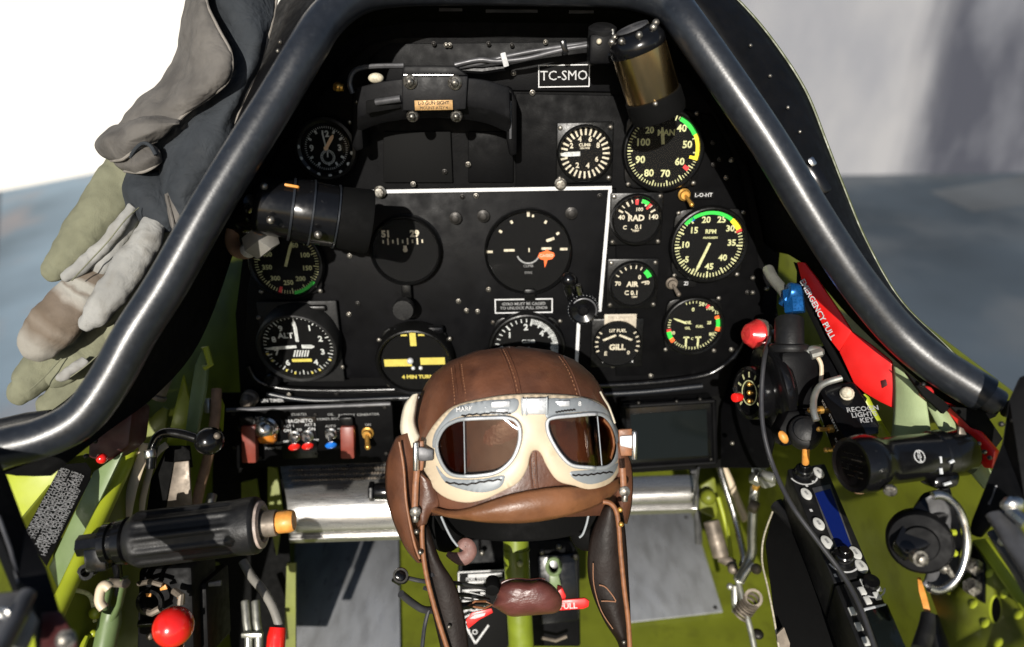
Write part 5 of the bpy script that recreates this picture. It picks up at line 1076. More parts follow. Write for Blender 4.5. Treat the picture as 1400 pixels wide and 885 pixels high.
# bright rim: half disc standing edge-on
G=[]
for k in range(25):
    a=R(112-k*9.6); row=[]
    for (rx,ry,zz_) in [(.0,.0,.497),(24,40,.487),(34,56,.479),(40,63,.474),(43,66,.474),(43,66,.482)]:
        row.append(D(1282+rx*math.cos(a)*.95,742-ry*math.sin(a),zz_))
    G.append(row)
MB().grid(G).build('rim_disc',mm['disc_grey'],ck,mods=[('SOLIDIFY',dict(thickness=.002,offset=1))])
MB().tube([D(1282+41.5*math.cos(R(a))*.95,742-65*math.sin(R(a)),.4725) for a in range(100,-112,-8)],.0030,12).build('rim_edge',mm['steel'],ck)
mb=MB(); M4=CF(1260,765,.452,10); mb.lathe(M4,[(.0036,-.006),(.0036,0),(.0032,.003),(.002,.0035),(0,.0035)],6); mb.lathe(M4,[(.0050,-.006),(.0050,-.001),(0,-.001)],24); mb.build('bolt',mm['screw'],ck)
mb=MB(); mb.tube([D(1290,768,.474),D(1296,778,.472),D(1302,788,.472)],.002,8); mb.ball(T(*D(1291,777,.474)),.004,n=10); mb.build('pin',mm['screw'],ck)
for p in [[(1300,728),(1306,728)],[(1300,752),(1307,758)]]:
    mb=MB(); mb.tube([D(p[0][0],p[0][1],.478),D(p[1][0],p[1][1],.478)],.0022,8); mb.build('slot',mm['lime'],ck)
mb=MB(); mb.plate([D(x,y,.486) for x,y in [(1296,800),(1314,792),(1324,760),(1326,800),(1318,814),(1302,815)]],.01,.003); mb.build('boss',mm['lime'],ck)
# sill with rivets and hole
sl=thing('sill_beam','lime green riveted sill beam with a lightening hole in the lower right corner','beam',D(1360,830,.45))
face=[(1331,742,.49),(1348,760,.475),(1400,838,.43),(1440,900,.40),(1440,940,.40),(1330,940,.44),(1300,885,.465),(1268,800,.50),(1300,815,.49)]
pf=[D(*p) for p in face]
n4=(pf[2]-pf[0]).cross(pf[7]-pf[2]).normalized(); n4=n4 if n4.dot(pf[0])<0 else -n4
def SP(x,y,o=0): r=ray(x,y); return r*((pf[1]+n4*o).dot(n4)/r.dot(n4))
hole=[SP(1363+9*math.cos(2*math.pi*k/24)-1,834+20*math.sin(2*math.pi*k/24)) for k in range(24)]
bmh=bmesh.new(); outer=[bmh.verts.new(SP(x,y)) for x,y,_ in face]; hv=[bmh.verts.new(p) for p in hole]
ed=[bmh.edges.new((outer[i],outer[(i+1)%len(outer)])) for i in range(len(outer))]+[bmh.edges.new((hv[i],hv[(i+1)%24])) for i in range(24)]
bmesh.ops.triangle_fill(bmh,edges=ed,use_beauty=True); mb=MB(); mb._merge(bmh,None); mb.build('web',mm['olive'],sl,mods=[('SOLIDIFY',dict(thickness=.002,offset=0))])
mb=MB(); mb.plate([SP(x,y,-.03) for x,y in [(1345,800),(1385,800),(1390,870),(1345,870)]],.003); mb.build('hole_shade',mm['matt_black'],sl)  # black sheet added behind the hole to make its inside dark
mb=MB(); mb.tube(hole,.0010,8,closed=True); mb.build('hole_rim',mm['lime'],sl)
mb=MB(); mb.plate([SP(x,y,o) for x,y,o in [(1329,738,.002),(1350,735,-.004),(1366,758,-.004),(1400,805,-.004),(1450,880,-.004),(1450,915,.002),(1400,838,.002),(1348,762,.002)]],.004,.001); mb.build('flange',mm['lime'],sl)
for x,y in [(1354,785),(1374,813),(1394,841),(1332,827),(1348,853),(1366,880),(1357,808),(1385,872)]:
    mb=MB(); nx=n4.cross(UP).normalized(); mb.ball(frame(SP(x,y),nx,n4.cross(nx),n4),.0034 if y not in (808,872) else .0014,(1,1.2,.6),n=14); mb.build('rivet',mm['lime'],sl)
mb=MB(); mb.plate([SP(x,y,.003) for x,y in [(1326,742),(1334,748),(1346,770),(1345,824),(1336,820),(1327,800)]],.003,.001); mb.build('strap_plate',mm['gloss_black'],sl)
for x,y in [(1333,776),(1331,804)]:
    mb=MB(); nx=n4.cross(UP).normalized(); Mb=frame(SP(x,y,.004),nx,n4.cross(nx),n4); mb.lathe(Mb,[(.0058,-.001),(.0058,.003),(.0048,.0045),(0,.0048)],6); mb.build('bolt',mm['screw'],sl)
# grey canopy rails
rl2=thing('canopy_rail','pair of worn grey metal canopy rails at the right edge','rail',D(1380,740,.42))
mb=MB(); mb.tube([D(1366,705,.45),D(1410,776,.42),D(1470,870,.38)],.0085,16,flat=(BK,.6)); mb.build('rail',mm['grey_metal'],rl2)
mb=MB(); mb.plate([D(x,y,z) for x,y,z in [(1346,727,.465),(1356,722,.465),(1400,790,.43),(1450,870,.40),(1440,880,.40),(1400,812,.43)]],.006,.0015); mb.build('channel',mm['grey_metal'],rl2)
mb=MB(); mb.ball(T(*D(1371,741,.447)),.003,n=10); mb.tube([D(1381,697,.44),D(1392,706,.435),(D(1404,716,.43))],.004,8); mb.ball(T(*D(1385,690,.44)),.006,(1.3,.8,1),n=10); mb.build('fitting',mm['steel'],rl2)
# black end plate
bp_=thing('canopy_bracket','black canopy bracket plate standing at the right edge under the frame tube','bracket',D(1375,640,.47))
mb=MB(); mb.plate([D(x,y,z) for x,y,z in [(1378,548,.47),(1392,515,.47),(1440,500,.46),(1440,720,.44),(1400,690,.45),(1384,686,.455),(1350,722,.47),(1338,736,.475),(1323,729,.48),(1327,712,.48),(1369,606,.475)]],.006,.002); mb.build('plate',mm['skin_black'],bp_)
mb=MB(); mb.tube([D(1362,664,.470),D(1358,680,.470),D(1352,690,.4705)],.0009,6); mb.build('edge_line',mm['grey_metal'],bp_)  # thin grey line along the plate's edge
mb=MB(); mb.plate([D(x,y,.525) for x,y in [(1300,556),(1345,560),(1372,600),(1360,616),(1330,585)]],.004,.001); mb.plate([D(x,y,.53) for x,y in [(1240,510),(1300,556),(1290,566),(1262,540)]],.004); mb.build('web',mm['matt_black'],bp_)
for q in [(1262,526),(1369,580),(1385,575)]:
    mb=MB(); mb.ball(T(*D(*q,.468 if q[0]>1300 else .52)),.002,n=8); mb.build('screw',mm['dark_screw'],bp_)
# radio
rd=thing('radio','long black radio control head with grey buttons and a dark blue screen','radio',D(1150,720,.6))
c00=D(1076,641,.66); c10=D(1128,633,.66); c01=D(1140,798,.56); c11=D(1193,785,.56)
nR=(c10-c00).cross(c01-c00).normalized(); nR=nR if nR.dot(c00)<0 else -nR
def RP(x,y,o=0): r=ray(x,y); return r*((c00+nR*o).dot(nR)/r.dot(nR))
exR=(RP(1128,633)-RP(1076,641)).normalized(); eyR=nR.cross(exR)
def RM(x,y,o=0): return frame(RP(x,y,o),exR,eyR,nR)
mb=MB(); mb.prism([RP(x,y) for x,y in [(1076,641),(1128,633),(1193,785),(1140,798)]],-nR*.05,.002); mb.build('body',mm['rubber'],rd)
mb=MB(); mb.prism([RP(x,y,.0003) for x,y in [(1110,668),(1135,663),(1167,751),(1143,757)]],nR*.001,.0003); mb.build('bezel',mm['grey_metal'],rd)
mb=MB(); mb.prism([RP(x,y,.0012) for x,y in [(1114,675),(1135,669),(1164,748),(1146,752)]],nR*.0006); mb.build('screen',mm['screen_blue'],rd)
bt=[(1119,648),(1102,677),(1119,718),(1130,743),(1169,758),(1177,776)]
for x,y in bt:
    mb=MB(); pts=[]; M=RM(x,y,.0004)@RZ(8); rr=.0058
    for k in range(20): 
        a_=2*math.pi*k/20; pts.append(M@Vector((rr*.72*math.cos(a_),rr*1.1*math.sin(a_),0)))
    mb.prism(pts,nR*.0028,.0006); o=mb.build('button',mm['button'],rd)
    mb=MB(); mb.rect(M,0,0,.002,.0045,.0032); mb.build('button_mark',mm['ink_dim'],o)
for x,y in [(1098,649),(1152,765)]:
    mb=MB(); mb.lathe(RM(x,y),[(.0095,0),(.0095,.002),(.0080,.003),(.0075,.008),(.0065,.009),(.004,.009),(.004,.013),(.0035,.0135),(0,.0135)],26); o=mb.build('knob',mm['gloss_black'],rd)
    mb=MB(); M=RM(x,y,.0004); mb.arc(M,.0115,.0130,120,260,16,.0002); mb.build('knob_arc',mm['ink_white'],rd)
mb=MB()
for x,y in [(1108,655),(1112,659),(1103,664),(1109,698),(1142,787)]: mb.rect(RM(x,y,.0005),0,0,.0022,.003)
mb.build('lettering',mm['ink_white'],rd)
r3=thing('transponder','second black control head with a dark display below the radio','transponder',D(1200,840,.53))
mb=MB(); mb.prism([RP(x,y,.002) for x,y in [(1141,800),(1193,788),(1250,905),(1190,925)]],-nR*.05,.002); mb.build('body',mm['rubber'],r3)
mb=MB(); mb.prism([RP(x,y,.0025) for x,y in [(1182,834),(1213,827),(1246,905),(1212,912)]],nR*.001,.0003); mb.build('display',mm['screen_black'],r3)
mb=MB(); mb.prism([RP(x,y,.0025) for x,y in [(1179,833),(1211,826),(1211,829),(1180,837)]],nR*.0012,.0003); mb.build('bright_edge',mm['rim_silver'],r3)
mb=MB(); mb.lathe(RM(1190,800,.002),[(.0065,0),(.0065,.003),(.006,.006),(0,.0065)],24); mb.build('knob',mm['gloss_black'],r3)
for x,y in [(1181,797),(1179,808),(1186,821),(1200,804),(1199,815),(1165,836),(1174,857),(1184,877)]:
    mb=MB(); mb.box(RM(x,y,.003),.0045,.0065,.002,.0005); mb.build('button',mm['button'],r3)
mb=MB(); mb.arc(RM(1190,801,.0028),.0095,.0108,110,270,14,0); mb.build('knob_arc',mm['ink_white'],r3)
# map case
mc=thing('map_case','black side pocket with a braided white cord edge, left of the radio','case',D(1090,800,.62))
mb=MB(); mb.plate([D(x,y,z) for x,y,z in [(1046,742,.66),(1057,694,.70),(1066,690,.70),(1106,728,.66),(1140,800,.61),(1186,905,.56),(1066,905,.58)]],.01,.002); mb.build('pocket',mm['matt_black'],mc)
mb=MB(); mb.tube([D(*p) for p in catmull([(1062,690,.695),(1085,715,.675),(1112,755,.64),(1140,815,.60),(1170,890,.56)],5)],.0075,14); mb.build('padded_edge',mm['rubber'],mc)
MB().tube([D(*p) for p in catmull([(1056,700,.69),(1044,735,.665),(1042,768,.645),(1050,805,.62),(1058,845,.60),(1068,905,.575)],6)],.0009,8).build('cord',mm['dial_cream'],mc)
mb=MB(); mb.plate([D(x,y,.585) for x,y in [(1062,868),(1072,858),(1080,880),(1078,905),(1066,905)]],.002); mb.build('worn_patch',mm['grubby'],mc)
pipe('edge_strip',[(1101,724,.665),(1125,772,.63),(1145,818,.60),(1168,885,.565),(1178,920,.55)],.0016,'lime','thin lime edge strip between the side pocket and the radio','strip')
# black cable
pipe('cable',[(1052,462,.64),(1045,490,.61),(1041,540,.60),(1044,590,.59),(1058,640,.58),(1082,690,.56),(1118,740,.545),(1155,790,.53),(1180,840,.51),(1200,900,.49)],.0020,'cable','long black cable looping down from the red warning light across the radio','cable',n=12)
# orange ribbon and loose black cables
mb=MB(); mb.plate([D(x,y,z) for x,y,z in [(1254,789,.50),(1259,790,.50),(1268,818,.49),(1273,838,.485),(1270,846,.485),(1263,834,.487),(1256,808,.495)]],.0015,.0004); tag(mb.build('ribbon',mm['orange']),'small orange ribbon hanging below the crank','ribbon')
for pts,l in [([(1272,842,.485),(1268,860,.48),(1258,890,.47)],'left of the two thick black cables under the orange ribbon'),([(1274,842,.485),(1280,862,.48),(1290,900,.47)],'right of the two thick black cables under the orange ribbon')]:
    pipe('cable',pts,.0058,'rubber',l,'cable',n=12)
# linkage between pedal and map case
lk=thing('rudder_linkage','tangle of pale rods and fittings on the floor right of the right pedal','linkage',D(1000,700,.8))
def LK(pts,r,m): MB().tube([D(*p) for p in catmull(pts,4)],r,10).build('rod',mm[m],lk)
LK([(982,632,.84),(990,660,.83),(1004,705,.82),(1012,738,.81),(1017,762,.80),(1014,775,.80)],.0040,'steel')
LK([(984,630,.86),(996,655,.85),(1010,690,.84),(1020,712,.83)],.0050,'cream')
LK([(1033,665,.78),(1030,690,.78),(1028,730,.78),(1028,755,.78),(1020,775,.78),(1008,795,.78)],.0052,'alu_tube')
LK([(1030,770,.77),(1020,782,.77),(1012,796,.77)],.0042,'alu_tube')
LK([(982,680,.85),(994,725,.84),(1000,765,.83)],.0028,'lime')
LK([(1003,770,.80),(1014,815,.78),(1028,870,.76),(1034,905,.75)],.0035,'alu_tube')
mb=MB(); mb.cyl(D(972,712,.82),D(986,762,.81),.0095,16,.002); mb.build('cylinder',mm['grubby'],lk)
mb=MB(); mb.cyl(D(984,762,.81),D(1004,772,.80),.006,12,.001); mb.ball(T(*D(1002,778,.79)),.006,n=12); mb.build('joint',mm['grubby'],lk); mb=MB(); mb.cyl(D(1025,690,.775),D(1036,696,.77),.007,12,.001); mb.build('joint',mm['grubby'],lk); mb=MB(); mb.ball(T(*D(1034,778,.765)),.006,n=12); mb.build('joint',mm['grubby'],lk)
mb=MB(); 
for k in range(7): mb.ring(axis_frame(D(1012+k*3.0,842-k*4,.775),D(1030,818,.77)),[(.010,0),(.010,.002),(.007,.002),(.007,0)],16)
mb.build('bellows',mm['grubby'],lk)
mb=MB(); mb.cyl(D(1004,800,.79),D(1006,838,.785),.0045,10,.001); mb.ball(T(*D(998,802,.78)),.004,n=10); mb.build('clip',mm['alu_tube'],lk)
mb=MB(); mb.cyl(D(1030,648,.74),D(1042,655,.74),.010,6,.001); mb.cyl(D(1042,650,.72),D(1060,655,.71),.0055,12,.001); mb.cyl(D(1046,648,.72),D(1052,664,.72),.008,8,.001); mb.build('tee_fitting',mm['alu_tube'],lk)
mb=MB(); mb.cyl(D(1038,632,.745),D(1038,646,.745),.008,6,.001); mb.ball(T(*D(1040,622,.75)),.006,n=12); mb.build('blue_cap',mm['goggle_grey'],lk)
mb=MB(); mb.tube([D(1025,608,.74),D(1034,614,.74),D(1040,620,.745)],.003,8); mb.cyl(D(1037,652,.75),D(1033,668,.76),.004,10); mb.build('brass_pipe',mm['gold'],lk)
mb=MB(); mb.ball(T(*D(1036,867,.765)),.0065,(1,1,.7),n=14); mb.build('bolt',mm['dark_screw'],lk)
mb=MB(); mb.plate([D(x,y,.87) for x,y in [(958,664),(978,652),(984,690),(980,710),(956,700)]],.01,.003); mb.ball(T(*D(968,680,.855)),.010,n=10); mb.build('bracket',mm['olive'],lk)
mb=MB(); mb.ball(T(*D(1065,694,.69)),.003,n=10); mb.build('stud',mm['gold'],lk)
# ------------------------------------------------------------------ flying helmet
HZ=.60; HS=HZ/F                       # helmet centre depth, metres per photo pixel there
hm=thing('flying_helmet','brown leather flying helmet with hanging ear flaps resting on the control stick','helmet',D(705,600,HZ))
HM=CF(705,600,HZ)
XL=[(474,6),(480,52),(492,84),(510,108),(530,122),(555,133),(580,140),(610,144),(640,146),(665,146),(690,142),(708,136)]  # (photo y, half width px)
XC=lambda y: 700+ (y-474)*.02
def hz_front(dx,dy):                  # depth offset (px) of the dome's front surface at dx,dy from centre
    y=600+dy; a=hw(y); t=min(1,abs(dx)/a); b=depthw(y); return b*(max(0,1-t**2.3))**(1/2.0)
def hw(y):
    for (y0,a0),(y1,a1) in zip(XL,XL[1:]):
        if y<=y1: return a0+(a1-a0)*max(0,(y-y0))/(y1-y0)
    return XL[-1][1]
def depthw(y): return 118*math.sqrt(max(.002,1-((max(0,600-y))/128)**2.1))
def HP(px,py,off=0):                  # point on the dome under a photo pixel
    d=hz_front(px-XC(py),py-600)+off
    return D(px,py,HZ-d*HS)
ys=[474.3,476,480,486,493,502,513,526,541,558,576,596,616,636,656,676,694,706]
rows=[]; nseg=64
for y in ys:
    a=hw(y); b=depthw(y); row=[]
    low=max(0,(y-640)/66)
    for k in range(nseg):
        t=2*math.pi*k/nseg; c,s_=math.cos(t),math.sin(t)
        x=XC(y)+a*math.copysign(abs(c)**.87,c); d=b*math.copysign(abs(s_)**.98,s_)
        wob=1.6*math.sin(3*t+y*.05)+1.2*math.sin(7*t-y*.08)
        row.append(D(x,y+wob*.4,HZ-(d+wob*.8)*HS))
    rows.append(row)
mb=MB(); mb.grid(rows,close=True); mb.raw(rows[0],[tuple(range(nseg))]); mb.build('shell',mm['leather'],hm,mods=[('SOLIDIFY',dict(thickness=.0018,offset=-1))])
def seam(pts,r=1.6,off=0.5,m='leather'): return MB().tube([HP(x,y,off) for x,y in catmull(pts,6)],r*HS,8).build('seam',mm[m],hm)
for pts in ([(627,497),(629,515),(632,535),(634,556)],[(621,501),(623,520),(625,540),(626,560)],[(684,478),(692,495),(700,518),(706,545)],[(692,478),(700,495),(708,518),(713,545)],[(768,487),(780,505),(790,530),(797,556)],[(725,618),(725,640),(728,668)],[(732,618),(733,640),(735,668)]):
    seam(pts,1.3); 
for base in ([(631,498),(633,515),(636,535),(638,556)],[(688,478),(696,495),(704,518),(709.5,545)],[(764,487),(776,505),(786,530),(793,556)],[(728.5,618),(729,640),(731.5,668)],[(617,503),(619,520),(621,540),(622,560)]):
    mb=MB(); P=resample([HP(x,y,.9) for x,y in catmull(base,6)],31)
    for i in range(0,30,2): mb.tube([P[i],P[i].lerp(P[i+1],.9)],.55*HS,5)
    mb.build('stitching',mm['stitch'],hm)
# brow roll: leather crescent, its highlight put into a lighter colour
tp_=[(588,694),(612,701),(640,698),(665,689),(690,680),(715,674),(745,669),(775,667),(805,668),(830,663),(852,650)]
bt_=[(588,697),(612,704),(640,708),(665,711),(690,712),(715,712),(745,709),(775,703),(805,693),(830,680),(853,658)]
G=[]
ct,cb_=catmull(tp_,5),catmull(bt_,5)
for k in range(9):
    u=k/8; row=[]
    for (x0,y0),(x1,y1) in zip(ct,cb_):
        x=x0+(x1-x0)*u; y=y0+(y1-y0)*u; row.append(HP(x,min(y,706),1+9*math.sin(math.pi*u*.9+.15)))
        if y>706: row[-1]=row[-1]-UP*(y-706)*HS
    G.append(row)
mb=MB(); mb.grid(G); mb.build('brow_roll',mm['leather_tan'],hm,mods=[('SOLIDIFY',dict(thickness=.002,offset=-1))])
MB().tube([HP(x,y,2.2) for x,y in ct],1.1*HS,8).build('brow_seam',mm['leather'],hm)
# ear pieces
def leaf(name,rows,m,bulge,z,par=hm,th=.0022,zs=0):
    G=[]
    for (x0,y0,x1,y1) in catmull(rows,4):
        G.append([D(x0+(x1-x0)*u,y0+(y1-y0)*u,z+zs*(y0-600)-bulge*HS*math.sin(math.pi*u)) for u in (0,.08,.2,.35,.5,.65,.8,.92,1)])
    return MB().grid(G).build(name,mm[m],par,mods=[('SOLIDIFY',dict(thickness=th,offset=0))])
leaf('ear_cup',[(543,598,566,588),(532,622,576,610),(528,648,580,640),(530,680,578,690),(540,715,578,730),(555,748,577,758),(571,768,577,770)],'leather',26,.578)
leaf('ear_cup',[(836,600,850,610),(838,630,861,632),(838,660,864,660),(840,690,862,692),(846,715,856,716)],'leather',12,.585)
mb=MB(); mb.tube([D(x,y,.555) for x,y in catmull([(546,604),(552,640),(556,690),(566,740),(574,764)],5)],.0011,8); mb.build('ear_seam',mm['piping'],hm)
leaf('cheek_piece',[(566,640,592,660),(570,668,600,690),(571,690,588,702),(573,720,582,716)],'leather',5,.548)
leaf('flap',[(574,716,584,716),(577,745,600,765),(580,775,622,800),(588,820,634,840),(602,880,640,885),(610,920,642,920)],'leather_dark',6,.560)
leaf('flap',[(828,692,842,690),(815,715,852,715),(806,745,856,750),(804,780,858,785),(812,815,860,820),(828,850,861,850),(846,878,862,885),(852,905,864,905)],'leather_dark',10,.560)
for pts in ([(600,692),(588,696),(580,706),(577,725),(579,760),(585,795),(597,840),(608,875),(618,905)],[(824,686),(834,688),(842,698),(846,720),(849,760),(854,810),(859,850),(862,905)]):
    MB().tube([D(x,y,.550) for x,y in catmull(pts,6)],.0020,10).build('piping',mm['piping'],hm)
mb=MB(); mb.tube([D(x,y,.552) for x,y in catmull([(819,800),(828,803),(838,815),(842,822)],4)],.0005,6); mb.tube([D(x,y,.552) for x,y in catmull([(822,822),(832,822),(842,823)],4)],.0005,6); mb.tube([D(x,y,.552) for x,y in catmull([(811,770),(812,800),(822,835),(838,860)],4)],.0004,6); mb.build('stitching',mm['stitch'],hm)
# buckle straps either side
for pts in ([(571,612),(570,640),(568,665),(567,700)],[(851,640),(852,655),(853,672)]):
    MB().tube([D(x,y,.541) for x,y in pts],.0024,8,flat=(BK,.4)).build('side_strap',mm['piping'],hm)
for x,y in [(568,700),(854,672)]:
    mb=MB(); mb.lathe(CF(x,y,.540),[(.0042,-.002),(.0042,.001),(.002,.0022),(0,.0024)],16); mb.cyl(D(x,y+3,.541),D(x,y+14,.541),.0026,10,.0008); mb.build('snap',mm['screw'],hm)
for x,y in [(570,727),(575,755),(848,697),(849,717)]:
    mb=MB(); mb.ball(T(*D(x,y,.546)),.0022,n=12); mb.build('stud',mm['gold' if x>800 else 'screw'],hm)
for x,y in [(614,857),(853,878)]:
    mb=MB(); mb.ball(T(*D(x,y,.552)),.0018,n=10); mb.build('stud',mm['screw'],hm)
# dark lining between the flaps
mb=MB(); G=[]
for u in [i/8 for i in range(9)]:
    G.append([D(590+(820-590)*v,700+40*u*math.sin(math.pi*min(1,max(0,v)))**.3,.57+.05*math.sin(math.pi*v)) for v in [j/16 for j in range(17)]])
mb.grid(G); mb.build('lining',mm['matt_black'],hm,mods=[('SOLIDIFY',dict(thickness=.002))])
for q,sg in (((606,722),1),((806,720),-1)):
    mb=MB(); mb.ball(CF(q[0],q[1],.615,20*sg),.017,(1,1.3,.8),n=20); mb.build('earphone',mm['matt_black'],hm)
for pts in ([(603,706),(610,722),(618,737),(626,747)],[(805,702),(802,716),(797,730),(792,735)]):
    MB().tube([D(x,y,.572) for x,y in catmull(pts,4)],.0010,8).build('lining_edge',mm['goggle_grey'],hm)
# pinkish curl
mb=MB(); G=[]
mb.tube([D(x,y,.60) for x,y in catmull([(611,757),(622,762),(634,764),(642,756),(641,748),(636,745),(632,750)],5)],[.002+.004*min(1,i/8) for i in range(31)],12,flat=(BK,.5)); mb.build('chamois_tab',mm['skin_pink'],hm)
# ------------------------------------------------------------------ goggles
gg=thing('goggles','cream and grey flying goggles with split tinted lenses on the leather helmet','goggles',HP(705,615))
def K(p): return (540+p[0]/4.1176, 530+p[1]/4.1176)
cush=[(160,440),(150,370),(172,300),(230,205),(330,112),(500,66),(670,44),(870,42),(1050,58),(1170,105),(1235,205),(1272,340),(1268,440),(1205,540),(1120,577),(1015,548),(920,520),(860,440),(828,372),(800,348),(770,355),(752,395),(740,450),(690,530),(590,585),(500,625),(400,642),(300,620),(220,560)]
def GH(x,y,off): return HP(x,min(y,703),off)
def SGN(cv):
    A=sum(a[0]*b[1]-b[0]*a[1] for a,b in zip(cv,cv[1:]+cv[:1])); return 1 if A>0 else -1
lensL=[(244,335),(256,280),(286,232),(330,204),(390,188),(520,181),(640,182),(685,212),(695,275),(678,350),(640,415),(570,468),(480,486),(390,490),(315,475),(268,415)]
lensR=[(868,195),(900,178),(1000,168),(1120,158),(1180,172),(1228,240),(1247,330),(1228,408),(1180,440),(1080,440),(1000,428),(950,385),(905,320),(872,250)]
def holed(outer,holes,off0,off1,m,name,par,bev):
    cv=catmull([K(p) for p in outer],4,closed=True); hs=[catmull([K(p) for p in h],4,closed=True) for h in holes]
    b=bmesh.new(); loops=[[b.verts.new((x,y,0)) for x,y in l] for l in [cv]+hs]; E=[]
    for l in loops: E+= [b.edges.new((l[i],l[(i+1)%len(l)])) for i in range(len(l))]
    bmesh.ops.triangle_fill(b,edges=E,use_beauty=True)
    for _ in range(2):
        bmesh.ops.subdivide_edges(b,edges=[e for e in b.edges if e.calc_length()>7],cuts=1); bmesh.ops.triangulate(b,faces=b.faces[:])
    b.verts.ensure_lookup_table(); b.verts.index_update()
    fl=[tuple(v.index for v in q.verts) for q in b.faces]; vs=[v.co.copy() for v in b.verts]; b.free()
    def dome(v):
        d=min(min((Vector((v.x,v.y))-Vector(p)).length for p in l) for l in [cv]+hs); return off1+bev*.9*(1-math.exp(-d/(bev*1.3)))
    mb=MB(); mb.raw([GH(v.x,v.y,dome(v)) for v in vs],fl)
    for j,l in enumerate([cv]+hs):
        N=len(l); cx=[Vector(p) for p in l]; sg=SGN(l)*(1 if j==0 else -1); rings=[]
        for d,o in [(0,off1),(bev*.5,off1-bev*.6),(bev*.45,off1-bev*1.6),(0,off0)]:
            ring=[]
            for i in range(N):
                t=(cx[(i+1)%N]-cx[i-1]).normalized(); q=cx[i]+Vector((t.y,-t.x))*d*sg; ring.append(GH(q.x,q.y,o))
            rings.append(ring+[ring[0]])
        mb.grid(rings)
    bmesh.ops.remove_doubles(mb.bm,verts=mb.bm.verts,dist=1e-6)
    return mb.build(name,mm[m],par,sharp=70)
def grow(poly,k):
    cx=[Vector(p) for p in poly]; N=len(cx); s=SGN([tuple(p) for p in cx]); out=[]
    for i in range(N):
        t=(cx[(i+1)%N]-cx[i-1]).normalized(); q=cx[i]+Vector((t.y,-t.x))*k*s; out.append((q.x,q.y))
    return out
holed(cush,[grow(lensL,6),grow(lensR,6)],-3,8,'cream','rubber_cushion',gg,3.0)
# grey plates above and below each lens
for pl_,nm in (([(212,330),(222,265),(270,190),(345,112),(490,78),(600,70),(688,66),(690,120),(640,150),(520,150),(390,158),(310,185),(255,240),(228,330)],'upper_plate'),([(852,70),(960,64),(1070,62),(1175,112),(1228,190),(1255,310),(1245,320),(1215,215),(1175,148),(1120,132),(1000,140),(900,152),(852,168)],'upper_plate'),([(232,440),(290,505),(380,520),(500,515),(600,495),(618,510),(588,562),(490,590),(370,572),(280,530)],'lower_plate'),([(985,478),(1060,468),(1180,462),(1245,430),(1252,440),(1212,505),(1110,543),(1020,520)],'lower_plate')):
    holed(pl_,[],4,10.8,'goggle_grey',nm,gg,1.0)
def lens(poly,split,left):
    rim=MB(); out=grow(poly,22); prof=[]
    o=catmull([K(p) for p in poly],4,closed=True); oo=catmull([K(p) for p in out],4,closed=True)
    rings=[[GH(x,y,6) for x,y in o],[GH(x,y,13) for x,y in o]]
    mid=[((a[0]*.75+b_[0]*.25),(a[1]*.75+b_[1]*.25)) for a,b_ in zip(o,oo)]; mid2=[((a[0]*.3+b_[0]*.7),(a[1]*.3+b_[1]*.7)) for a,b_ in zip(o,oo)]
    rings+= [[GH(x,y,15) for x,y in mid],[GH(x,y,15) for x,y in mid2],[GH(x,y,13) for x,y in oo],[GH(x,y,6) for x,y in oo]]
    rings=[r_+[r_[0]] for r_ in rings]; rim.grid(rings); bmesh.ops.remove_doubles(rim.bm,verts=rim.bm.verts,dist=1e-6)
    ro=rim.build('lens_rim',mm['rim_grey'],gg,sharp=60)
    # polished inner part of the rim, where the front pane is clamped
    inner=[(i,p,q) for i,(p,q) in enumerate(zip(o,oo)) if ((p[0]>K((split,0))[0]) if left else (p[0]<K((split,0))[0]))]
    idx=[i for i,_,_ in inner]; brk=next((k for k in range(len(idx)-1) if idx[k+1]-idx[k]>1),None)
    if brk is not None: idx=idx[brk+1:]+idx[:brk+1]
    s_=MB(); s_.grid([[GH(*o[i],15.3) for i in idx],[GH(*mid[i],16.4) for i in idx],[GH(*((o[i][0]*.4+oo[i][0]*.6),(o[i][1]*.4+oo[i][1]*.6)),16.2) for i in idx],[GH(*mid2[i],15.2) for i in idx]])
    s_.build('clamp_strip',mm['rim_silver'],ro,mods=[('SOLIDIFY',dict(thickness=.0006,offset=0))])
    # panes
    xs=K((split,0))[0]
    for nm,keep,mt,tilt in (('front_pane',lambda x:(x>=xs) if left else (x<=xs),'lens_in',1),('side_pane',lambda x:(x<=xs) if left else (x>=xs),'lens_out',0)):
        pts=[]
        for i in range(len(o)):
            a,b_=o[i],o[(i+1)%len(o)]
            if keep(a[0]): pts.append(a)
            if keep(a[0])!=keep(b_[0]):
                t=(xs-a[0])/(b_[0]-a[0]); pts.append((xs,a[1]+(b_[1]-a[1])*t))
        mbp=MB(); mbp.plate([GH(x,y,11) for x,y in pts],.0008); mbp.build(nm,mm[mt],ro)
    q0=min(p[1] for p in o if abs(p[0]-xs)<12)+1; q1=max(p[1] for p in o if abs(p[0]-xs)<12)-1
    d_=MB(); d_.tube([GH(xs,q0,12),GH(xs+(1.5 if left else 6),q1,12)],.7*HS,8); d_.build('pane_joint',mm['goggle_grey'],ro)
    # dark cavity behind the glass
    c_=MB(); c_.plate([GH(x,y,1.0) for x,y in o],.001); c_.build('eye_cavity',mm['cavity_brown'],ro)
lens(lensL,388,True); lens(lensR,1140,False)
MB().tube([GH(*K(p),4.0) for p in catmull([(1165,180),(1205,230),(1225,320),(1205,400)],4)],3.6*HS,10).build('inner_cushion',mm['piping'],gg)
mb=MB(); x,y=K((785,105)); p=GH(x,y,12); Mb=frame(p,(RT+UP*.02).normalized(),UP,BK); mb.box(Mb,.0205,.0125,.004,.001); mb.build('bridge_buckle',mm['buckle'],gg)
mb=MB()
for dx in (-.0092,.0092,-.006): mb.box(Mb@T(dx,0,.0022),.0012,.0135,.001,.0003)
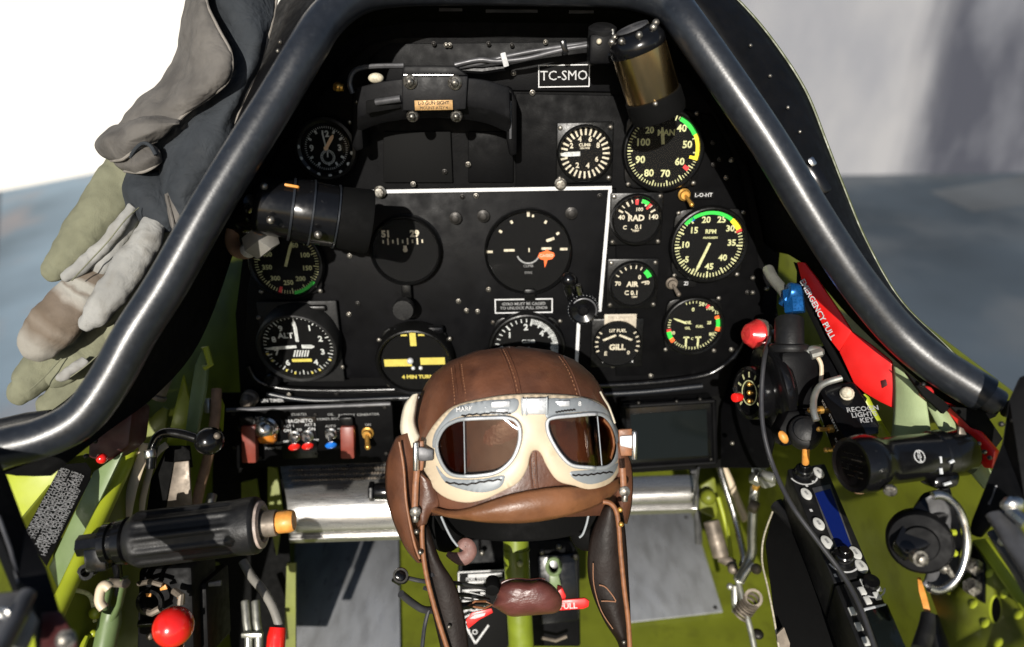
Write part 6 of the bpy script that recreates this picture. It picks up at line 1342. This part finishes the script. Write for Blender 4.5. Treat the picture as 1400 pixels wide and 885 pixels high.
mb.build('buckle_bars',mm['goggle_grey'],gg)
for x,y,w,h in [(595,95,90,30),(605,130,60,14),(935,92,85,28)]: 
    mb=MB(); px,py=K((x,y)); mb.box(frame(GH(px,py,12.6),(RT+UP*.05).normalized(),UP,BK),w/4.1*HS,h/4.1*HS,.0012,.0003); mb.build('adjuster_plate',mm['buckle'],gg)
mb=MB(); px,py=K((405,120)); mb.text(frame(GH(px,py,13),(RT*.985+UP*.1).normalized(),(UP*.985-RT*.1).normalized(),BK),'MARK 8',.0048,0,0,.0006,.02); px,py=K((1040,92)); mb.text(frame(GH(px,py,13),RT,UP,BK),'8',.005,0,0,.0006,.02); mb.build('lettering',mm['ink_white'],gg)
mb=MB()
for x,y in [(510,112),(470,150),(640,142)]: 
    px,py=K((x,y)); mb.ball(T(*GH(px,py,12.6)),.0007,n=8)
mb.build('rivets',mm['rim_silver'],gg)
# thread along the plates
for pts in ([(375,160),(430,152),(500,150),(560,140),(650,146)],[(285,535),(400,548),(500,530),(600,518)],[(905,140),(960,130),(1015,125)],[(1000,495),(1090,492),(1180,480),(1225,476)]):
    mb=MB(); P=[]
    for i,(x,y) in enumerate(resample([(*p,0) for p in pts],14)) if False else enumerate([(v.x,v.y) for v in resample([(*p,0) for p in pts],14)]):
        px,py=K((x,y+(3 if i%2 else -3))); P.append(GH(px,py,13))
    mb.tube(P,.0006,6); mb.build('lacing',mm['leather_dark'],gg)
# side clips
for q,r_,m1 in (([(105,338),(150,336),(215,352),(215,412),(150,416),(108,410)],[(108,305),(160,300),(162,335),(162,420),(155,470),(108,465)],'grey_metal'),([(1266,275),(1330,270),(1362,268),(1358,335),(1335,345),(1268,330)],[(1258,238),(1335,232),(1342,270),(1338,385),(1272,388),(1262,330)],'rim_silver')):
    mb=MB(); mb.plate([D(*K(p),.5415) for p in r_],.004,.001); mb.build('strap_loop',mm['piping'],gg)
    mb=MB(); mb.plate([D(*K(p),.538) for p in q],.003,.001); o=mb.build('side_clip',mm[m1],gg)
    xs_=[p[0] for p in q]; mb=MB(); x0=min(xs_)+12 if m1=='grey_metal' else max(xs_)-14; mb.cyl(D(*K((x0,q[0][1]-30)),.5375),D(*K((x0,q[0][1]+130)),.5375),.0022,12,.0006); mb.build('clip_pin',mm['steel'],o)
G=[]
for (x0,y0,x1,y1) in catmull([(100,42,130,32),(60,90,118,110),(38,170,110,190),(36,250,128,250),(70,310,140,275),(95,345,118,310)],4): 
    a,b_=K((x0,y0)),K((x1,y1)); G.append([D(a[0]+(b_[0]-a[0])*u,a[1]+(b_[1]-a[1])*u,.566-.004*math.sin(math.pi*u)) for u in (0,.25,.5,.75,1)])
MB().grid(G).build('strap',mm['canvas'],gg,mods=[('SOLIDIFY',dict(thickness=.0016,offset=0))])
MB().tube([D(*K(p),.57) for p in catmull([(1155,22),(1175,60),(1205,110),(1238,200)],4)],.0022,8,flat=(RT,.4)).build('strap',mm['canvas'],gg)
# ------------------------------------------------------------------ boom microphone under a leather cover
bm_=thing('boom_microphone','microphone in a maroon leather cover held by a thin black boom and cords','microphone',D(718,818,.60))
Q=lambda p:(540+p[0]/4.317,680+p[1]/4.317)
ol=[(575,640),(600,585),(600,540),(650,498),(720,486),(800,492),(870,486),(930,518),(980,580),(985,640),(955,680),(880,692),(780,700),(700,706),(650,690),(605,660)]
cv=catmull([Q(p) for p in ol],4,closed=True); cx=sum(p[0] for p in cv)/len(cv); cy=sum(p[1] for p in cv)/len(cv)
G=[]
for k in range(10):
    s_=k/9; s_=1-(1-s_)**1.6; h_=(1-s_**3.2)**.5
    G.append([D(cx+(x-cx)*s_,cy+(y-cy)*s_+ (1.2*math.sin(x*.16)*(1-s_)),.615-.017*h_) for x,y in cv]+[])
for r_ in G: r_.append(r_[0])
G2=[[D(cx+(x-cx)*.8,cy+(y-cy)*.8,.635) for x,y in cv]]; G2[0].append(G2[0][0])
mb=MB(); mb.grid(G+G2); bmesh.ops.remove_doubles(mb.bm,verts=mb.bm.verts,dist=1e-6); mb.build('leather_cover',mm['leather_maroon'],bm_)
MB().tube([D(x,y-.6,.613) for x,y in cv[6:26]],.0011,8).build('hem',mm['leather_maroon'],bm_)
MB().tube([D(*p) for p in catmull([(548,812,.55),(566,826,.56),(582,834,.565),(610,832,.58),(640,828,.595),(668,822,.61)],5)],.0030,10).build('boom',mm['cable'],bm_)
for pts in ([(556,790,.555),(580,795,.556),(620,797,.57),(650,802,.59),(672,806,.61)],[(580,804,.556),(610,812,.57),(640,814,.59),(664,819,.608)],[(586,834,.565),(580,860,.56),(576,900,.55)],[(590,786,.555),(610,790,.57)]):
    MB().tube([D(*p) for p in catmull(pts,5)],.0017,8).build('cord',mm['cable'],bm_)
MB().tube([D(*p) for p in [(640,828,.59),(650,822,.59),(664,822,.60),(672,827,.60),(662,832,.595),(650,830,.59)]],.0011,8,closed=True).build('leather_loop',mm['piping'],bm_)
mb=MB(); mb.cyl(D(674,793,.612),D(673,808,.60),.0062,14,.001); mb.build('clip',mm['matt_black'],bm_)
mb=MB(); mb.ball(T(*D(551,791,.55)),.0045,n=12); mb.cyl(D(540,785,.55),D(552,792,.55),.006,12,.001); mb.ring(CF(548,786,.545),[(.006,0),(.006,.002),(.0045,.002),(.0045,0)],18); mb.build('boom_joint',mm['gloss_black'],bm_)
CLOTH=bpy.data.textures.new('cloth_folds','CLOUDS'); CLOTH.noise_scale=.03; CLOTH.noise_depth=2
FOLDS=bpy.data.textures.new('finger_folds','CLOUDS'); FOLDS.noise_scale=.011; FOLDS.noise_depth=1
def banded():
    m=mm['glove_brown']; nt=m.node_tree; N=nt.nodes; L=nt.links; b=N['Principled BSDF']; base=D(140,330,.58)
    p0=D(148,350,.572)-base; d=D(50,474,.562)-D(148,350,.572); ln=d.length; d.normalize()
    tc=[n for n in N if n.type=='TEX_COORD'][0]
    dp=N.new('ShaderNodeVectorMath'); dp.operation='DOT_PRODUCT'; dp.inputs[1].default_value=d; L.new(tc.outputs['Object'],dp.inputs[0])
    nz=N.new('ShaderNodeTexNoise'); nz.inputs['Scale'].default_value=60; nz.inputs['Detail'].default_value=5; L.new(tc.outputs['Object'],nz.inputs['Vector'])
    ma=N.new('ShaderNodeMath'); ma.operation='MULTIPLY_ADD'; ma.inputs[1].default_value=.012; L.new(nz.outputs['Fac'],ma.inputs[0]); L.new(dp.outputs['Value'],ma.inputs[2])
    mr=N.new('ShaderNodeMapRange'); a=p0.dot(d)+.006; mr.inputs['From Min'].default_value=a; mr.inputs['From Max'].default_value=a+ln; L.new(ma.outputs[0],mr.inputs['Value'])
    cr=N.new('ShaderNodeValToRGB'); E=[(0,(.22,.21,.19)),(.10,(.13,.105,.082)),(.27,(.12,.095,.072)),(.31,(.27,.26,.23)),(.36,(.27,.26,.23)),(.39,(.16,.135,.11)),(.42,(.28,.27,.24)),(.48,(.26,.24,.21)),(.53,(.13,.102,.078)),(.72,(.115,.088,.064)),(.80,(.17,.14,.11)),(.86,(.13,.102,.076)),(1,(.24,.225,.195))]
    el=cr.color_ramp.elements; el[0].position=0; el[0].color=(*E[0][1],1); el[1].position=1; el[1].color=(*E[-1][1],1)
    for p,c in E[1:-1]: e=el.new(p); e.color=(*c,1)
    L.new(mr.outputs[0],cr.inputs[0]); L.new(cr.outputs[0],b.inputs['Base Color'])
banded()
# ------------------------------------------------------------------ gloves lying over the left sill
def finger(mb,pts,fl=.75,n=22,wr=.035,seed=0):
    P=[];Rr=[];rn=random.Random(seed+int(pts[0][0]*7+pts[0][1]))
    cv=catmull(pts,10)
    x,y,z,r=cv[-1]; x0,y0,z0,_=cv[-4]; d=Vector((x-x0,y-y0)); d.normalize()
    for k in range(1,8):
        a=k/7*math.pi/2; cv.append((x+d.x*r*math.sin(a),y+d.y*r*math.sin(a),z,r*max(.06,math.cos(a))))
    ph=rn.random()*6
    for i,(x,y,z,r) in enumerate(cv):
        w=1+wr*(math.sin(i*.55+ph)+.6*math.sin(i*1.27+2*ph)); P.append(D(x+.6*math.sin(i*.4+ph),y,z)); Rr.append(r*.93*w*z/F)
    mb.tube(P,Rr,n,flat=(BK,fl))
g1=thing('flying_glove','sage green glove with grey leather fingers and crumpled grey cuff, lying on top','glove',D(140,330,.58),'pair of flying gloves')
def fin(par,name,m,*pts,fl=.75,wr=.035): 
    mb=MB(); finger(mb,list(pts),fl,wr=wr); return mb.build(name,mm[m],par,sharp=80,mods=[('SUBSURF',dict(levels=1,render_levels=1)),('DISPLACE',dict(texture=FOLDS,strength=.0026,mid_level=.5,texture_coords='LOCAL'))])
def crease(par,m,lst,r=.0006):
    mb=MB()
    for pts in lst: mb.tube([D(*p) for p in catmull(pts,5)],r,6)
    return mb
W=.012
# top finger: sage back with a grey palm edge
fin(g1,'finger','glove_sage',(196,200,.605,32),(176,232,.598,34),(152,268,.590,35),(122,310,.583,32),(96,345,.578,27),(76,368,.574,19),wr=W)
fin(g1,'finger_palm','glove_palm',(182,282,.574,7),(166,305,.570,9),(140,338,.566,11),(112,364,.563,11),(90,378,.561,8),fl=.8,wr=W)
# long light finger leading to the stained finger
fin(g1,'finger_palm','glove_palm',(184,288,.583,13),(168,314,.579,16),(152,340,.575,18),(138,360,.573,20),fl=.7,wr=.025)
fin(g1,'finger','glove_brown',(146,352,.580,21),(128,376,.575,27),(112,398,.571,31),(93,422,.568,35),(72,446,.566,37),(56,464,.566,32),fl=.62,wr=W)
fin(g1,'finger_side','glove_palm',(116,384,.590,18),(96,412,.586,20),(78,444,.584,20),(66,458,.583,16),fl=.7,wr=W)
# right finger: grey palm face over a sage back
fin(g1,'finger','glove_sage',(222,285,.598,26),(212,322,.588,29),(190,366,.580,29),(162,408,.574,25),(146,430,.572,18),wr=W)
fin(g1,'finger_palm','glove_palm',(212,302,.577,17),(200,328,.569,22),(180,360,.562,25),(154,398,.558,24),(132,428,.556,20),(121,440,.555,14),fl=.7,wr=.02)
mb=crease(g1,'',[[(190,284,.564),(172,300,.556),(148,330,.552),(122,358,.549),(98,384,.549)]],.0005); mb.build('finger_seam',mm['glove_sage'],g1)
g2=thing('flying_glove','sage green glove whose fingers spread out below the other glove','glove',D(70,500,.60),'pair of flying gloves')
fin(g2,'finger','glove_sage',(190,400,.610,26),(172,432,.605,25),(152,456,.602,21),(143,466,.601,16),fl=.7,wr=.012)
fin(g2,'finger','glove_sage',(150,440,.606,28),(126,474,.600,27),(100,498,.593,24),(80,513,.590,18),fl=.7,wr=.012)
fin(g2,'finger','glove_sage',(90,462,.604,30),(64,494,.596,30),(40,522,.590,26),(28,535,.588,19),fl=.7,wr=.012)
fin(g2,'finger','glove_sage',(152,486,.612,30),(118,516,.605,29),(86,542,.599,25),(66,554,.597,17),fl=.7,wr=.012)
fin(g2,'finger_palm','glove_palm',(118,492,.581,7),(104,502,.577,8),(92,510,.575,8),(84,516,.575,6),fl=.7,wr=.012)
fin(g2,'finger_palm','glove_palm',(185,418,.585,6),(180,426,.584,7),(172,434,.584,6),fl=.7)
for q in ([(142,478,.581),(118,500,.574),(96,516,.570)],[(84,490,.578),(60,516,.571),(40,534,.569)],[(136,520,.585),(108,542,.579),(84,556,.577)]):
    mb=crease(g2,'',[q],.0005); mb.build('finger_seam',mm['glove_sage'],g2)
# gauntlet cuffs: crumpled leather sheets
def sheet(name,rows,m,par,n=14,th=.0016,edge=None,bul=0):
    cr=[resample([D(*p) for p in catmull(r_,5)],n) for r_ in rows]
    cols=[catmull([tuple(r_[k]) for r_ in cr],6) for k in range(n)]
    G=[[Vector(cols[k][i]) for k in range(n)] for i in range(len(cols[0]))]
    o=MB().grid(G).build(name,mm[m],par,mods=[('SUBSURF',dict(levels=1,render_levels=1)),('DISPLACE',dict(texture=CLOTH,strength=.0065,mid_level=.5,texture_coords='LOCAL')),('SOLIDIFY',dict(thickness=th,offset=0))],sharp=180)
    if edge:
        mb=MB(); e=MB
        if 'R' in edge: mb.tube([g[-1] for g in G],.0013,8)
        if 'L' in edge: mb.tube([g[0] for g in G],.0013,8)
        if 'T' in edge: mb.tube(G[0],.0013,8)
        if 'B' in edge: mb.tube(G[-1],.0013,8)
        mb.build('welt',mm['glove_edge'],o)
    return o
# dark inner face of the cuff
sheet('cuff_lining',[[(262,-40,.60),(300,-42,.575),(345,-40,.58),(385,-36,.60)],[(268,0,.60),(300,0,.572),(345,5,.577),(377,6,.598)],[(290,45,.60),(318,50,.575),(350,50,.572),(370,40,.59)],[(300,90,.60),(318,95,.58),(338,98,.572),(352,96,.585)],[(235,150,.60),(275,150,.576),(308,155,.566),(328,150,.580)],[(200,188,.60),(250,190,.568),(290,195,.562),(318,190,.575)],[(205,225,.597),(240,232,.563),(275,235,.560),(300,225,.572)],[(218,262,.584),(238,266,.562),(260,268,.563),(282,262,.575)],[(236,300,.585),(245,300,.572),(256,300,.572),(268,296,.582)]],'glove_dark',g1,edge='RL')
# lit outer flap folded over
sheet('cuff',[[(262,-40,.60),(270,-40,.575),(280,-40,.562),(290,-38,.566)],[(255,0,.60),(265,2,.572),(275,0,.560),(282,0,.563)],[(246,38,.60),(262,40,.566),(282,38,.553),(298,38,.556)],[(238,75,.60),(262,76,.562),(292,76,.548),(316,74,.552)],[(224,107,.60),(254,108,.563),(288,108,.548),(313,108,.554)],[(196,130,.60),(230,132,.566),(262,135,.555),(288,132,.558)],[(170,155,.595),(200,152,.572),(232,150,.562),(258,152,.562)],[(160,175,.59),(185,170,.574),(215,166,.566),(243,166,.564)]],'glove_grey',g1,edge='R')
# rolled lower lip
sheet('cuff_roll',[[(158,172,.592),(190,164,.572),(220,160,.562),(246,164,.562)],[(140,184,.588),(180,172,.560),(215,168,.552),(245,168,.556)],[(131,196,.584),(150,190,.562),(190,186,.552),(240,172,.556)],[(138,212,.580),(160,208,.560),(180,196,.556),(228,184,.560)],[(152,220,.580),(168,218,.563),(184,206,.562),(215,192,.566)]],'glove_grey',g1,edge='B')
sheet('cuff_roll',[[(150,218,.590),(168,212,.575),(184,200,.570),(200,194,.572)],[(156,222,.584),(176,216,.566),(192,204,.562),(212,200,.565)],[(160,228,.580),(185,226,.560),(205,216,.557),(219,208,.562)],[(170,234,.582),(192,236,.566),(208,230,.564),(220,220,.568)]],'glove_grey',g1,edge='BT')
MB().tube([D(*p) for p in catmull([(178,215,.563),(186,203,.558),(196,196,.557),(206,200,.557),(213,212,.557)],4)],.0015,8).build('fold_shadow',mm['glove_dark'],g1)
sheet('cuff_lining',[[(152,228,.600),(180,236,.580),(205,238,.578),(228,232,.585)],[(153,258,.598),(180,258,.572),(206,258,.570),(232,256,.580)],[(164,285,.594),(186,285,.572),(212,284,.568),(238,280,.578)],[(184,303,.590),(204,303,.574),(224,302,.572),(242,298,.580)],[(206,316,.590),(218,317,.582),(230,317,.580),(240,314,.584)]],'glove_dark',g1,edge='L')
MB().tube([D(*p) for p in catmull([(228,268,.566),(232,285,.566),(236,302,.566),(238,316,.568)],5)],.0014,8).build('welt',mm['glove_grey'],g1)
sheet('cuff',[[(226,266,.572),(234,262,.566),(244,258,.567),(256,256,.572)],[(230,285,.572),(236,282,.567),(246,278,.567),(256,276,.572)],[(236,312,.575),(240,308,.57),(246,302,.57),(252,298,.575)]],'glove_grey',g1)
# left of the gloves: dark sill pad end and pale edge
sillp=tag(MB().tube([D(*p) for p in [(-40,600,.53),(0,582,.53),(36,574,.53),(70,570,.53)]],.0055,14).build('sill_pad',mm['rubber']),'dark padded sill edge under the lower glove','sill')
w=bpy.data.worlds.new("World"); bpy.context.scene.world=w; w.use_nodes=True; nt=w.node_tree
sky=nt.nodes.new('ShaderNodeTexSky'); sky.sky_type='NISHITA'; sky.sun_disc=False
SUN_EL, SUN_AZ = 27.0, 9.0        # light travels towards +Y and this many degrees to +X
dirv=Vector((math.sin(R(SUN_AZ))*math.cos(R(SUN_EL)), math.cos(R(SUN_AZ))*math.cos(R(SUN_EL)), -math.sin(R(SUN_EL))))
sky.sun_elevation=R(SUN_EL); sky.sun_rotation=math.atan2(-dirv.x,-dirv.y)
nt.links.new(sky.outputs[0],nt.nodes['Background'].inputs[0]); nt.nodes['Background'].inputs[1].default_value=.058
sd=bpy.data.lights.new("sun",'SUN'); sd.energy=4.5; sd.angle=R(.6); sd.color=(1,.95,.87)
so=bpy.data.objects.new("sun",sd); C.objects.link(so); so.rotation_euler=dirv.to_track_quat('-Z','Y').to_euler()
sc=bpy.context.scene; sc.view_settings.view_transform='Standard'; sc.view_settings.look='None'; sc.view_settings.exposure=.45; sc.view_settings.gamma=1
